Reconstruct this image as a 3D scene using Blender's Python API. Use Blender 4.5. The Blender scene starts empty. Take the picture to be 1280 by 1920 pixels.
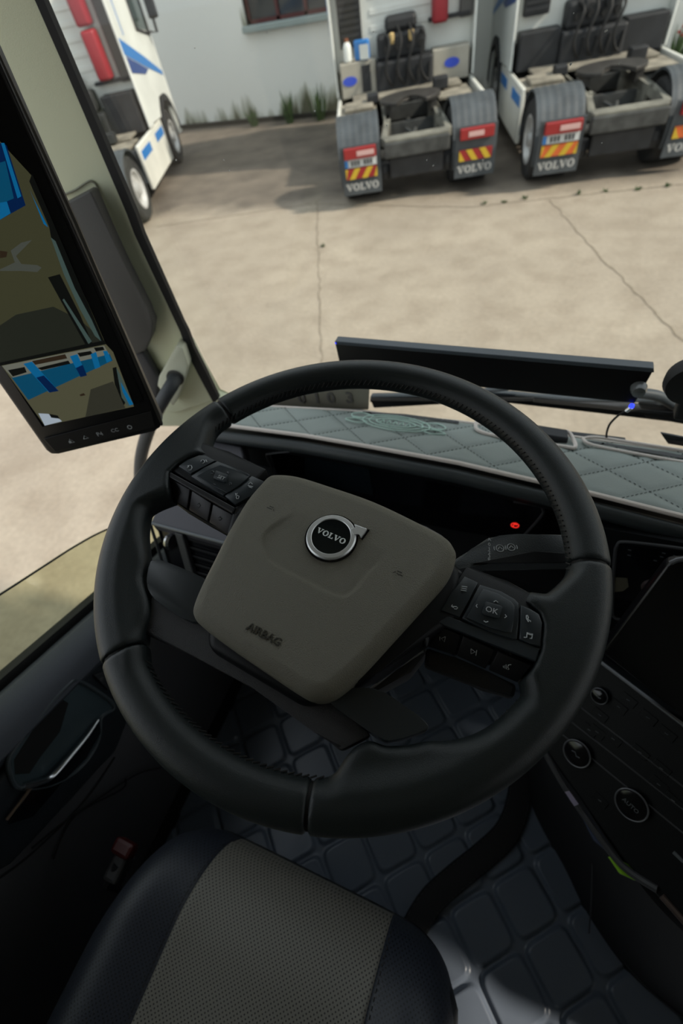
import bpy, bmesh, math, random
import numpy as np
from mathutils import Vector, Matrix
random.seed(7)
sc = bpy.context.scene
# ------------------------------------------------------------------ camera
FPX = 853.0
def nrm(v):
    v = np.array(v, float); return v/np.linalg.norm(v)
_down = nrm([155, 670, FPX]); _h = nrm(np.array([0, 0, 1.])-_down*_down[2]); _rt = np.cross(_down, _h)
if _rt[0] < 0: _rt = -_rt
YAW = math.radians(31)
_Y = nrm(_h*math.cos(YAW)+_rt*math.sin(YAW)); _X = nrm(_rt*math.cos(YAW)-_h*math.sin(YAW))
R = np.array([_X, _Y, -_down])
CAM = np.array([0, 0, 2.9])
cam_d = bpy.data.cameras.new('camera'); cam = bpy.data.objects.new('camera', cam_d); sc.collection.objects.link(cam)
cam_d.sensor_fit = 'VERTICAL'; cam_d.sensor_height = 36; cam_d.sensor_width = 24
cam_d.lens = FPX/1920*36; cam_d.clip_start = .02; cam_d.clip_end = 200
cam.matrix_world = Matrix(((R[0][0], -R[0][1], -R[0][2], CAM[0]), (R[1][0], -R[1][1], -R[1][2], CAM[1]), (R[2][0], -R[2][1], -R[2][2], CAM[2]), (0, 0, 0, 1)))
cam_d.dof.use_dof = True; cam_d.dof.focus_distance = .40; cam_d.dof.aperture_fstop = 5.0
sc.camera = cam
# ------------------------------------------------------------------ light
w = bpy.data.worlds.new('overcast'); sc.world = w; w.use_nodes = True
nt = w.node_tree; bg = nt.nodes['Background']
tc = nt.nodes.new('ShaderNodeTexCoord'); sep = nt.nodes.new('ShaderNodeSeparateXYZ'); cr = nt.nodes.new('ShaderNodeValToRGB')
nt.links.new(tc.outputs['Generated'], sep.inputs[0]); nt.links.new(sep.outputs['Z'], cr.inputs[0]); nt.links.new(cr.outputs[0], bg.inputs[0])
cr.color_ramp.elements[0].position = 0; cr.color_ramp.elements[0].color = (.80, .84, .86, 1)
cr.color_ramp.elements[1].position = .8; cr.color_ramp.elements[1].color = (.84, .93, 1.0, 1)
bg.inputs[1].default_value = 1.25
sd = bpy.data.lights.new('sun', 'SUN'); sd.energy = 5.1; sd.angle = math.radians(3); sd.color = (1, .90, .77)
sun = bpy.data.objects.new('sun', sd); sc.collection.objects.link(sun)
sun.rotation_euler = Vector((.78, .05, .62)).to_track_quat('Z', 'Y').to_euler()
vs = sc.view_settings; vs.view_transform = 'Standard'; vs.look = 'None'; vs.gamma = 1; vs.use_curve_mapping = False
vs.exposure = 0.0

# ------------------------------------------------------------------ measuring: a pixel of the photo put on a real plane
def ray(px, py): return R @ nrm([px-640, py-960, FPX])
def on(px, py, p, n):
    r = ray(px, py); p = np.array(p, float); n = np.array(n, float)
    return CAM + r*(np.dot(p-CAM, n)/np.dot(r, n))
def oz(px, py, z): return on(px, py, (0, 0, z), (0, 0, 1))
def oy(px, py, y): return on(px, py, (0, y, 0), (0, 1, 0))
def ox(px, py, x): return on(px, py, (x, 0, 0), (1, 0, 0))

# ------------------------------------------------------------------ materials
def M(name, col, rough=.5, metal=0., bump=0., bscale=300., var=0., vscale=8., spec=.5, coat=0., emit=None, es=1.):
    m = bpy.data.materials.new(name); m.use_nodes = True; t = m.node_tree; b = t.nodes['Principled BSDF']
    b.inputs['Base Color'].default_value = (*col, 1); b.inputs['Roughness'].default_value = rough
    b.inputs['Metallic'].default_value = metal; b.inputs['Specular IOR Level'].default_value = spec
    b.inputs['Coat Weight'].default_value = coat
    if emit: b.inputs['Emission Color'].default_value = (*emit, 1); b.inputs['Emission Strength'].default_value = es
    if bump or var:
        g = t.nodes.new('ShaderNodeTexCoord')
    if var:
        n = t.nodes.new('ShaderNodeTexNoise'); n.inputs['Scale'].default_value = vscale; n.inputs['Detail'].default_value = 6
        t.links.new(g.outputs['Object'], n.inputs['Vector'])
        r = t.nodes.new('ShaderNodeValToRGB'); r.color_ramp.elements[0].position = .3; r.color_ramp.elements[1].position = .7
        r.color_ramp.elements[0].color = (*[c*(1-var) for c in col], 1); r.color_ramp.elements[1].color = (*[min(1, c*(1+var)) for c in col], 1)
        t.links.new(n.outputs['Fac'], r.inputs[0]); t.links.new(r.outputs[0], b.inputs['Base Color'])
    if bump:
        n2 = t.nodes.new('ShaderNodeTexNoise'); n2.inputs['Scale'].default_value = bscale; n2.inputs['Detail'].default_value = 3
        t.links.new(g.outputs['Object'], n2.inputs['Vector'])
        bp = t.nodes.new('ShaderNodeBump'); bp.inputs['Strength'].default_value = bump; bp.inputs['Distance'].default_value = .002
        t.links.new(n2.outputs['Fac'], bp.inputs['Height']); t.links.new(bp.outputs[0], b.inputs['Normal'])
    return m
def glass(name, tint, gloss=.06):
    m = bpy.data.materials.new(name); m.use_nodes = True; t = m.node_tree; t.nodes.clear()
    o = t.nodes.new('ShaderNodeOutputMaterial'); mx = t.nodes.new('ShaderNodeMixShader'); tr = t.nodes.new('ShaderNodeBsdfTransparent')
    gl = t.nodes.new('ShaderNodeBsdfGlossy'); gl.inputs['Roughness'].default_value = .02; tr.inputs[0].default_value = (*tint, 1)
    lw = t.nodes.new('ShaderNodeLayerWeight'); lw.inputs[0].default_value = .5
    fr = t.nodes.new('ShaderNodeMath'); fr.operation = 'POWER'; fr.inputs[1].default_value = 5; t.links.new(lw.outputs['Facing'], fr.inputs[0])
    f2 = t.nodes.new('ShaderNodeMath'); f2.operation = 'MULTIPLY_ADD'; f2.inputs[1].default_value = .5; f2.inputs[2].default_value = gloss*.15; t.links.new(fr.outputs[0], f2.inputs[0])
    t.links.new(f2.outputs[0], mx.inputs[0]); t.links.new(tr.outputs[0], mx.inputs[1]); t.links.new(gl.outputs[0], mx.inputs[2]); t.links.new(mx.outputs[0], o.inputs[0])
    return m
def perforated(name, col, rough, pitch=.0052):
    m = M(name, col, rough, bump=.15, bscale=500); t = m.node_tree; b = t.nodes['Principled BSDF']
    g = t.nodes.new('ShaderNodeTexCoord'); s = t.nodes.new('ShaderNodeSeparateXYZ'); t.links.new(g.outputs['Object'], s.inputs[0])
    def mth(op, a, bb=None, c=None):
        n = t.nodes.new('ShaderNodeMath'); n.operation = op
        for i, v in enumerate((a, bb, c)):
            if v is None: continue
            if isinstance(v, (int, float)): n.inputs[i].default_value = v
            else: t.links.new(v, n.inputs[i])
        return n.outputs[0]
    a = mth('ADD', s.outputs['X'], s.outputs['Y']); d = mth('SUBTRACT', s.outputs['X'], s.outputs['Y'])
    k = 1/(pitch*1.15)
    fx = mth('SUBTRACT', mth('FRACT', mth('MULTIPLY', a, k)), .5); fy = mth('SUBTRACT', mth('FRACT', mth('MULTIPLY', d, k)), .5)
    r2 = mth('SQRT', mth('ADD', mth('MULTIPLY', fx, fx), mth('MULTIPLY', fy, fy)))
    hole = mth('LESS_THAN', r2, .23)
    mx = t.nodes.new('ShaderNodeMix'); mx.data_type = 'RGBA'; mx.inputs[6].default_value = (*col, 1); mx.inputs[7].default_value = (*[c*.12 for c in col], 1)
    t.links.new(hole, mx.inputs[0]); t.links.new(mx.outputs[2], b.inputs['Base Color'])
    return m

LEATHER = M('wheel_leather', (.018, .0235, .0245), .36, bump=.22, bscale=1600, spec=.42)
PLASTIC = M('black_plastic', (.0055, .0062, .007), .45, spec=.25, bump=.1, bscale=1500)
PLASTIC2 = M('soft_black_plastic', (.02, .0215, .025), .6, bump=.2, bscale=1500)
DARKGREY = M('dark_grey_plastic', (.04, .041, .045), .55, bump=.2, bscale=1200)
GLOSS = M('gloss_black', (.004, .004, .005), .12)
BUTTON = M('button_black', (.026, .034, .040), .36)
BUTTON2 = M('lower_button_black', (.010, .010, .012), .45)
ICON = M('icon_white', (.55, .58, .6), .5)
ICOND = M('icon_grey', (.10, .11, .12), .5)
PAD = M('airbag_olive', (.190, .180, .138), .46, bump=.6, bscale=1400, spec=.4)
CHROME = M('satin_chrome', (.62, .64, .66), .22, 1)
SILVER = M('silver_paint', (.17, .175, .19), .4, .6)
THREAD = M('thread', (.018, .018, .018), .8)
OLIVE = M('cream_trim', (.72, .74, .53), .6, bump=.15, bscale=900)
GREYTRIM = M('bracket_grey', (.075, .073, .068), .6, bump=.3, bscale=900)
RUBBER = M('black_rubber', (.006, .006, .006), .7)
QUILT = M('dash_quilt', (.27, .31, .29), .55, bump=.25, bscale=500)
PIPING = M('cream_piping', (.82, .74, .68), .8, bump=.3, bscale=600)
EMBRO = M('mint_thread', (.50, .68, .60), .7)
MATQ = M('floor_leatherette', (.115, .14, .18), .28, bump=.12, bscale=400)
BORDER = M('black_binding', (.0045, .0045, .006), .75, bump=.3, bscale=400)
SEATD = perforated('seat_black', (.017, .021, .031), .5)
SEATL = perforated('seat_grey', (.14, .133, .115), .6)
SEATS = M('seat_side', (.012, .013, .016), .5, bump=.2, bscale=400)
DOORP = M('door_padding', (.085, .085, .092), .55, bump=.2, bscale=500)
WHITE = M('truck_white', (.68, .70, .66), .35, var=.12, vscale=1.2, coat=.2)
WHITED = M('truck_side_white', (.66, .66, .60), .4, var=.15, vscale=1.5)
BLUE = M('stripe_blue', (.02, .17, .48), .4); NAVY = M('stripe_navy', (.015, .05, .2), .4)
RED = M('cabinet_red', (.27, .018, .028), .4); DRED = M('lamp_red', (.27, .015, .015), .4)
YEL = M('marker_yellow', (.50, .34, .02), .5); ORG = M('marker_orange', (.55, .11, .02), .5)
TYRE = M('tyre', (.02, .02, .02), .85, var=.3, vscale=6); RIM = M('wheel_rim', (.55, .55, .54), .45, .3, var=.3, vscale=5)
FENDER = M('mudguard_grey', (.050, .058, .064), .6, var=.25, vscale=4)
STEEL = M('dirty_steel', (.05, .052, .05), .7, .2, var=.5, vscale=5)
DUSTD = M('dusty_rail', (.15, .145, .12), .8, var=.4, vscale=4)
DUST = M('dusty_steel', (.21, .19, .15), .85, var=.4, vscale=4)
TANBOX = M('tank_grey', (.33, .31, .26), .55, var=.15, vscale=3)
LETTER = M('letter_white', (.40, .40, .38), .6); GREEN = M('leaf_green', (.05, .09, .03), .8, var=.5, vscale=9)
BLACKMET = M('black_chassis', (.014, .015, .017), .6, var=.4, vscale=6)
LETTERBLK = M('letter_black', (.01, .012, .014), .5)
PLATEW = M('plate_white', (.5, .52, .52), .5)

# ------------------------------------------------------------------ shapes: (verts, faces)
def join(*sh):
    V, F = [], []
    for v, f in sh:
        o = len(V); V += [tuple(map(float, p)) for p in v]; F += [tuple(i+o for i in q) for q in f]
    return V, F
def bm_out(bm):
    bm.verts.ensure_lookup_table(); bm.normal_update()
    r = ([tuple(v.co) for v in bm.verts], [tuple(v.index for v in f.verts) for f in bm.faces]); bm.free(); return r
def box(x0, x1, y0, y1, z0, z1, bev=0, seg=2):
    bm = bmesh.new(); bmesh.ops.create_cube(bm, size=1)
    for v in bm.verts: v.co = ((x0+x1)/2+v.co.x*(x1-x0), (y0+y1)/2+v.co.y*(y1-y0), (z0+z1)/2+v.co.z*(z1-z0))
    if bev: bmesh.ops.bevel(bm, geom=bm.edges[:], offset=bev, segments=seg, affect='EDGES', profile=.5)
    bm.verts.index_update(); return bm_out(bm)
def slab(pts, vec, bev=0, seg=2, only_top=False):
    """a closed plate: outline pts, thickness vec"""
    pts = [Vector(p) for p in pts]; vec = Vector(vec)
    n = Vector((0, 0, 0))
    for i in range(len(pts)): n += pts[i].cross(pts[(i+1) % len(pts)])
    if n.dot(vec) < 0: pts = pts[::-1]
    bm = bmesh.new(); a = [bm.verts.new(p) for p in pts]; b = [bm.verts.new(p+vec) for p in pts]
    bm.faces.new(a[::-1]); top = bm.faces.new(b)
    for i in range(len(a)): bm.faces.new((a[i], a[(i+1) % len(a)], b[(i+1) % len(a)], b[i]))
    if bev:
        e = list(top.edges)
        bmesh.ops.bevel(bm, geom=e if only_top else bm.edges[:], offset=bev, segments=seg, affect='EDGES', profile=.5, clamp_overlap=True)
    bm.verts.index_update(); return bm_out(bm)
def catmull(P, n=8, closed=False):
    P = [np.array(p, float) for p in P]; out = []; L = len(P)
    for i in range(L if closed else L-1):
        p0 = P[(i-1) % L] if closed or i > 0 else P[0]; p1 = P[i]; p2 = P[(i+1) % L]; p3 = P[(i+2) % L] if closed or i < L-2 else P[-1]
        for k in range(n):
            t = k/n; out.append(.5*((2*p1)+(-p0+p2)*t+(2*p0-5*p1+4*p2-p3)*t*t+(-p0+3*p1-3*p2+p3)*t**3))
    if not closed: out.append(P[-1])
    return out
def tube(P, r, n=8, closed=False, flat=1., up=None):
    P = [Vector(p) for p in P]; L = len(P); rs = r if hasattr(r, '__len__') else [r]*L
    V, F = [], []; u = Vector(up) if up is not None else None; prev = None
    for i in range(L):
        a = P[i-1] if (i or closed) else P[0]; b = P[(i+1) % L] if (i < L-1 or closed) else P[-1]
        t = (b-a); t = t.normalized() if t.length > 1e-9 else Vector((0, 0, 1))
        if u is not None: s = t.cross(u)
        elif prev is None: s = t.cross(Vector((.13, .21, 1)))
        else: s = prev-t*prev.dot(t)
        if s.length < 1e-6: s = t.orthogonal()
        s.normalize(); prev = s; q = s.cross(t).normalized()
        for k in range(n):
            an = 2*math.pi*k/n; V.append(tuple(P[i]+s*math.cos(an)*rs[i]+q*math.sin(an)*rs[i]*flat))
    for i in range(L if closed else L-1):
        for k in range(n):
            j = (i+1) % L; F.append((i*n+k, j*n+k, j*n+(k+1) % n, i*n+(k+1) % n))
    if not closed: F.append(tuple(range(n))[::-1][::-1]); F.append(tuple((L-1)*n+k for k in range(n))[::-1])
    return V, F
def lathe(prof, n=32, c=(0, 0, 0), axis='z'):
    V, F = [], []
    for r, z in prof:
        for k in range(n):
            a = 2*math.pi*k/n; p = (r*math.cos(a), r*math.sin(a), z)
            if axis == 'x': p = (p[2], p[0], p[1])
            if axis == 'y': p = (p[0], p[2], p[1])
            V.append((p[0]+c[0], p[1]+c[1], p[2]+c[2]))
    for i in range(len(prof)-1):
        for k in range(n): F.append((i*n+k, i*n+(k+1) % n, (i+1)*n+(k+1) % n, (i+1)*n+k))
    F.append(tuple(range(n))[::-1]); F.append(tuple((len(prof)-1)*n+k for k in range(n)))
    return V, F
def grid(fn, nu, nv):
    V = [fn(i/nu, j/nv) for j in range(nv+1) for i in range(nu+1)]
    F = [(j*(nu+1)+i, j*(nu+1)+i+1, (j+1)*(nu+1)+i+1, (j+1)*(nu+1)+i) for j in range(nv) for i in range(nu)]
    return V, F
def solid(sh, vec):
    """thicken an open grid downward along vec"""
    V, F = sh; n = len(V); W = [tuple(np.array(v)+np.array(vec)) for v in V]
    cnt = {}
    for f in F:
        for a, b in zip(f, f[1:]+f[:1]): cnt[(a, b)] = 1
    S = [(a, b) for (a, b) in cnt if (b, a) not in cnt]
    return list(V)+W, list(F)+[tuple(i+n for i in f)[::-1] for f in F]+[(b, a, a+n, b+n) for a, b in S]
def xf(sh, m): return [tuple(m @ Vector(p)) for p in sh[0]], sh[1]
def frame(o, ex, ez):
    ex = Vector(ex).normalized(); ez = Vector(ez); ez = (ez-ex*ez.dot(ex)).normalized(); ey = ez.cross(ex)
    m = Matrix((ex, ey, ez)).transposed().to_4x4(); m.translation = Vector(o); return m
def text(s, size, ext=.0003, bold=0.):
    cu = bpy.data.curves.new('t', 'FONT'); cu.body = s; cu.size = size; cu.extrude = ext; cu.offset = bold; cu.align_x = 'CENTER'; cu.align_y = 'CENTER'; cu.resolution_u = 2
    o = bpy.data.objects.new('t', cu); sc.collection.objects.link(o)
    me = o.to_mesh(); r = ([tuple(v.co) for v in me.vertices], [tuple(p.vertices) for p in me.polygons]); o.to_mesh_clear()
    bpy.data.objects.remove(o); bpy.data.curves.remove(cu); return r
def slabword(size, ext):
    """the word VOLVO in wide slab-serif capitals, centred"""
    def poly(P): return slab([(x, y, 0) for x, y in P], (0, 0, ext))
    Vg = [poly([(-.06, .88), (.40, .88), (.40, 1), (-.06, 1)]), poly([(.62, .88), (1.06, .88), (1.06, 1), (.62, 1)]),
          poly([(.02, .9), (.32, .9), (.58, .25), (.52, 0), (.42, 0)]), poly([(.42, 0), (.56, 0), (.92, .9), (.78, .9), (.5, .2)])]
    Lg = [poly([(.0, 0), (.85, 0), (.85, .32), (.74, .32), (.66, .12), (0, .12)]), poly([(.12, .1), (.38, .1), (.38, .9), (.12, .9)]), poly([(0, .88), (.52, .88), (.52, 1), (0, 1)])]
    ring = [[], []]; n = 20; V = []; F = []
    for k in range(n):
        a = 2*math.pi*k/n; V += [(.5+.52*math.cos(a), .5+.52*math.sin(a), ext), (.5+.24*math.cos(a), .5+.38*math.sin(a), ext), (.5+.52*math.cos(a), .5+.52*math.sin(a), 0), (.5+.24*math.cos(a), .5+.38*math.sin(a), 0)]
    for k in range(n):
        i, j = 4*k, 4*((k+1) % n); F += [(i, j, j+1, i+1), (i+2, j+2, j, i), (i+1, j+1, j+3, i+3)]
    Og = [(V, F)]
    out = []; x = 0
    for g, wd in ((Vg, 1.08), (Og, 1.1), (Lg, .95), (Vg, 1.08), (Og, 1.0)):
        out.append(xf(join(*g), Matrix.Translation((x, 0, 0)))); x += wd
    return xf(join(*out), Matrix.Scale(size, 4) @ Matrix.Translation((-x/2, -.5, 0)))

# ------------------------------------------------------------------ objects
col = sc.collection
def tag(o, label, cat, group=None, kind=None):
    if label: o['label'] = label
    if cat: o['category'] = cat
    if group: o['group'] = group
    if kind: o['kind'] = kind
    return o
def empty(name, m, label=None, cat=None, group=None, kind=None):
    o = bpy.data.objects.new(name, None); col.objects.link(o); o.empty_display_size = .05
    if not isinstance(m, Matrix): m = Matrix.Translation(Vector(m))
    o.matrix_world = m; o['_m'] = 0; del o['_m']; MW[o.name] = m
    return tag(o, label, cat, group, kind)
MW = {}
def obj(name, sh, mat, parent=None, world=True, smooth=False, label=None):
    V, F = sh
    if parent is not None and world:
        inv = MW[parent.name].inverted(); V = [tuple(inv @ Vector(p)) for p in V]; m = MW[parent.name]
    elif parent is not None: m = MW[parent.name]
    else:
        a = np.array(V); o = Vector(((a[:, 0].min()+a[:, 0].max())/2, (a[:, 1].min()+a[:, 1].max())/2, a[:, 2].min()))
        V = [tuple(Vector(p)-o) for p in V]; m = Matrix.Translation(o)
    me = bpy.data.meshes.new(name); me.from_pydata([tuple(p) for p in V], [], F); me.update()
    if smooth:
        me.polygons.foreach_set('use_smooth', [True]*len(me.polygons))
        if smooth != 2: me.set_sharp_from_angle(angle=math.radians(38))
    me.materials.append(mat); ob = bpy.data.objects.new(name, me); col.objects.link(ob)
    if parent is not None: ob.parent = parent
    else: ob.matrix_world = m
    MW[ob.name] = m
    if label: ob['label'] = label
    return ob
def struct(name, sh, mat, **k):
    o = obj(name, sh, mat, **k); o['kind'] = 'structure'; return o

# surface nets on a numpy field
def nets(f, lo, st):
    s = f < 0; nx, ny, nz = f.shape
    off = [(i, j, k) for i in (0, 1) for j in (0, 1) for k in (0, 1)]
    def sub(a, o): return a[o[0]:nx-1+o[0], o[1]:ny-1+o[1], o[2]:nz-1+o[2]]
    cnt = sum(sub(s, o).astype(np.int8) for o in off); mask = (cnt > 0) & (cnt < 8)
    I = np.argwhere(mask); idx = -np.ones(mask.shape, int); idx[mask] = np.arange(len(I))
    pos = np.zeros((len(I), 3)); c = np.zeros(len(I)); vals = {o: sub(f, o)[mask] for o in off}
    for a in off:
        for ax in range(3):
            if a[ax] == 0:
                b = list(a); b[ax] = 1; b = tuple(b); fa, fb = vals[a], vals[b]; cr_ = (fa < 0) != (fb < 0)
                t = np.where(cr_, fa/np.where(fa-fb == 0, 1, fa-fb), 0)
                p = np.array(a, float)[None, :].repeat(len(I), 0); p[:, ax] += t; pos += p*cr_[:, None]; c += cr_
    V = (I+pos/c[:, None])*st+np.array(lo); F = []
    for ax in range(3):
        u, v = [(1, 2), (2, 0), (0, 1)][ax]
        A = [slice(None)]*3; B = [slice(None)]*3; A[ax] = slice(0, -1); B[ax] = slice(1, None)
        ch = s[tuple(A)] != s[tuple(B)]; E = np.argwhere(ch)
        E = E[(E[:, u] > 0) & (E[:, v] > 0) & (E[:, u] < f.shape[u]-1) & (E[:, v] < f.shape[v]-1)]
        sg = s[tuple(A)][tuple(E.T)]
        def cell(du, dv):
            e = E.copy(); e[:, u] -= du; e[:, v] -= dv; return idx[tuple(e.T)]
        q = np.stack([cell(1, 1), cell(0, 1), cell(0, 0), cell(1, 0)], 1); q[~sg] = q[~sg][:, ::-1]; F += q.tolist()
    return V.tolist(), [tuple(q) for q in F]
def polysdf(X, Y, P):
    P = np.array(P, float); d = np.full(X.shape, 1e9); ins = np.zeros(X.shape, bool); n = len(P)
    for i in range(n):
        a, b = P[i], P[(i+1) % n]; e = b-a; wx, wy = X-a[0], Y-a[1]; t = np.clip((wx*e[0]+wy*e[1])/(e@e+1e-12), 0, 1)
        d = np.minimum(d, (wx-e[0]*t)**2+(wy-e[1]*t)**2)
        c = ((a[1] > Y) != (b[1] > Y)) & (X < (b[0]-a[0])*(Y-a[1])/(b[1]-a[1]+1e-15)+a[0]); ins ^= c
    return np.where(ins, -1, 1)*np.sqrt(d)
def smin(a, b, k):
    h = np.clip(.5+.5*(b-a)/k, 0, 1); return b*(1-h)+a*h-k*h*(1-h)
def extr(dp, Z, h, r):
    a = dp+r; b = np.abs(Z)-h+r
    return np.minimum(np.maximum(a, b), 0)+np.sqrt(np.maximum(a, 0)**2+np.maximum(b, 0)**2)-r

# ================================================================== the yard outside
def ground_mat():
    m = bpy.data.materials.new('yard_concrete'); m.use_nodes = True; t = m.node_tree; b = t.nodes['Principled BSDF']; b.inputs['Roughness'].default_value = .85
    g = t.nodes.new('ShaderNodeNewGeometry'); L = t.links
    def noise(sc_, det=6, dist=0):
        n = t.nodes.new('ShaderNodeTexNoise'); n.inputs['Scale'].default_value = sc_; n.inputs['Detail'].default_value = det; n.inputs['Distortion'].default_value = dist
        L.new(g.outputs['Position'], n.inputs['Vector']); return n.outputs['Fac']
    def ramp(v, p0, c0, p1, c1):
        r = t.nodes.new('ShaderNodeValToRGB'); r.color_ramp.elements[0].position = p0; r.color_ramp.elements[0].color = (*c0, 1); r.color_ramp.elements[1].position = p1; r.color_ramp.elements[1].color = (*c1, 1); L.new(v, r.inputs[0]); return r.outputs[0]
    def mix(f, a, c, mode='MIX'):
        x = t.nodes.new('ShaderNodeMix'); x.data_type = 'RGBA'; x.blend_type = mode
        for i, v in ((0, f), (6, a), (7, c)):
            if isinstance(v, (int, float)): x.inputs[i].default_value = v
            elif isinstance(v, tuple): x.inputs[i].default_value = (*v, 1)
            else: L.new(v, x.inputs[i])
        return x.outputs[2]
    base = ramp(noise(.55, 8, .4), .3, (.29, .245, .19), .7, (.39, .335, .26))
    base = mix(ramp(noise(2.6, 8), .42, (0, 0, 0), .75, (.6, .6, .6)), base, (.23, .185, .135))
    base = mix(ramp(noise(30, 4), .3, (.86, .86, .86), .7, (1.06, 1.06, 1.06)), base, base)
    sp = mix(1., base, ramp(noise(22, 4), .3, (.85, .85, .85), .7, (1, 1, 1)), 'MULTIPLY')
    s = t.nodes.new('ShaderNodeSeparateXYZ'); L.new(g.outputs['Position'], s.inputs[0])
    def mth(op, a, c):
        n = t.nodes.new('ShaderNodeMath'); n.operation = op
        for i, v in enumerate((a, c)):
            if isinstance(v, (int, float)): n.inputs[i].default_value = v
            else: L.new(v, n.inputs[i])
        return n.outputs[0]
    # stained asphalt by the wall, darkened further with the parked trucks' shade painted in
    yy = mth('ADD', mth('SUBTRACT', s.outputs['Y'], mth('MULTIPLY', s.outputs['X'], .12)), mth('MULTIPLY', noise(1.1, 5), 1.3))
    strip_shade = ramp(mth('MULTIPLY', mth('SUBTRACT', yy, 9.35), 1.6), 0, (0, 0, 0), 1, (1, 1, 1))
    sp = mix(strip_shade, sp, ramp(noise(1.5, 6), .3, (.085, .07, .055), .75, (.17, .14, .11)))
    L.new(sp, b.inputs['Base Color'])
    bp = t.nodes.new('ShaderNodeBump'); bp.inputs['Strength'].default_value = .4; bp.inputs['Distance'].default_value = .02; L.new(noise(14, 8), bp.inputs['Height']); L.new(bp.outputs[0], b.inputs['Normal'])
    return m
GROUND = ground_mat()
struct('floor', ([(-45, -12, 0), (30, -12, 0), (30, 45, 0), (-45, 45, 0)], [(0, 1, 2, 3)]), GROUND, label='pale worn concrete yard with a stained asphalt strip along the wall, shade painted in')
CRACK = M('joint_dirt', (.20, .165, .12), .9, var=.3, vscale=20)
def crack(P, wd, label):
    random.seed(len(P)+int(wd*1e4)); Q = []
    for a, b in zip(P, P[1:]):
        n = max(2, int(math.dist(a, b)/.12))
        for k in range(n): t = k/n; Q.append((a[0]+(b[0]-a[0])*t+random.uniform(-.02, .02), a[1]+(b[1]-a[1])*t+random.uniform(-.02, .02)))
    Q.append(P[-1]); V, F = [], []
    for i, q in enumerate(Q):
        a = Q[max(0, i-1)]; b = Q[min(len(Q)-1, i+1)]; dx, dy = b[0]-a[0], b[1]-a[1]; l = math.hypot(dx, dy); ww = wd*random.uniform(.5, 1.3)
        V += [(q[0]-dy/l*ww, q[1]+dx/l*ww, .004), (q[0]+dy/l*ww, q[1]-dx/l*ww, .004)]
        if i: j = 2*i; F.append((j-2, j-1, j+1, j))
    o = struct('trim_%d' % crack.n, (V, F), CRACK, label=label); crack.n += 1
crack.n = 1
crack([(-4.19, 8.6), (-3.2, 6.3), (-2.08, 3.7), (-1.3, 2)], .008, 'thin dark joint running lengthways through the yard concrete')
crack([(-.25, 8.4), (.5, 6.6), (1.32, 4.82), (2, 3.2)], .009, 'dirty slab joint at the right of the yard')
crack([(-7.1, 7.5), (-4.2, 8.45), (-1.4, 8.15), (1.3, 8.8), (4, 9.3)], .010, 'dirt-filled joint crossing the yard behind the parked trucks')
# wall of the depot
def wall_mat():
    m = M('wall_render', (.56, .60, .60), .8, bump=.3, bscale=3); t = m.node_tree; b = t.nodes['Principled BSDF']; L = t.links
    g = t.nodes.new('ShaderNodeTexCoord'); s = t.nodes.new('ShaderNodeSeparateXYZ'); L.new(g.outputs['Object'], s.inputs[0])
    mp = t.nodes.new('ShaderNodeMapping'); mp.inputs['Scale'].default_value = (1.6, 1, .35); L.new(g.outputs['Object'], mp.inputs[0])
    n = t.nodes.new('ShaderNodeTexNoise'); n.inputs['Scale'].default_value = 1.4; n.inputs['Detail'].default_value = 8; L.new(mp.outputs[0], n.inputs['Vector'])
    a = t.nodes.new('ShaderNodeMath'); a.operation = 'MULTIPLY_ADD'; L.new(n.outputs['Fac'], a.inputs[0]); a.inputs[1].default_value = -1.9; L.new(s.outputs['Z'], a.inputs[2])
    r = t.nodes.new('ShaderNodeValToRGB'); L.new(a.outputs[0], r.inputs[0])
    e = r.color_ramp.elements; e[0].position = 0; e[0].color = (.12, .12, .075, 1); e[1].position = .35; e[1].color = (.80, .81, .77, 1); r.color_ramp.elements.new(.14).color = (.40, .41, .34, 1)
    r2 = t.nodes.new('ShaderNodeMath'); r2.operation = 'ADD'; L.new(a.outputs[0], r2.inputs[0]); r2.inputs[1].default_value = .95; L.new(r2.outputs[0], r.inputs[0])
    L.new(r.outputs[0], b.inputs['Base Color']); return m
WALL = wall_mat()
WY = 14.4
wx0, wx1, wz0, wz1 = -8.13, -5.35, 1.83, 3.3
struct('wall_front', join(box(-40, wx0, WY, WY+.4, 0, 6), box(wx1, 25, WY, WY+.4, 0, 6), box(wx0, wx1, WY, WY+.4, 0, wz0), box(wx0, wx1, WY, WY+.4, wz1, 6)), WALL, label='long white rendered depot wall, stained green at its foot')
wn = empty('window_1', (-6.7, WY, wz0), label='dark depot window with a red-brown frame and a pale sill', kind='structure')
obj('frame', join(box(wx0, wx1, WY+.1, WY+.2, wz0, wz0+.07), box(wx0, wx0+.06, WY+.1, WY+.2, wz0, wz1), box(-7.35, -7.27, WY+.1, WY+.2, wz0, wz1), box(-6.6, -6.52, WY+.1, WY+.2, wz0, wz1)), M('window_red', (.09, .02, .02), .5), wn)
obj('pane', box(wx0, wx1, WY+.14, WY+.16, wz0, wz1), M('window_glass', (.03, .035, .04), .12), wn)
obj('sill', box(wx0-.1, wx1+.05, WY-.16, WY+.1, wz0-.12, wz0, .02), M('sill_grey', (.30, .36, .35), .6), wn)
obj('reveal', box(wx0-.12, wx0, WY-.04, WY+.1, wz0, wz1), WALL, wn)
struct('baseboard_front', box(-40, 25, WY-.10, WY, 0, .09), M('dark_plinth', (.03, .027, .02), .9), label='dark strip along the foot of the wall')  # low strip in one very dark colour
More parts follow.
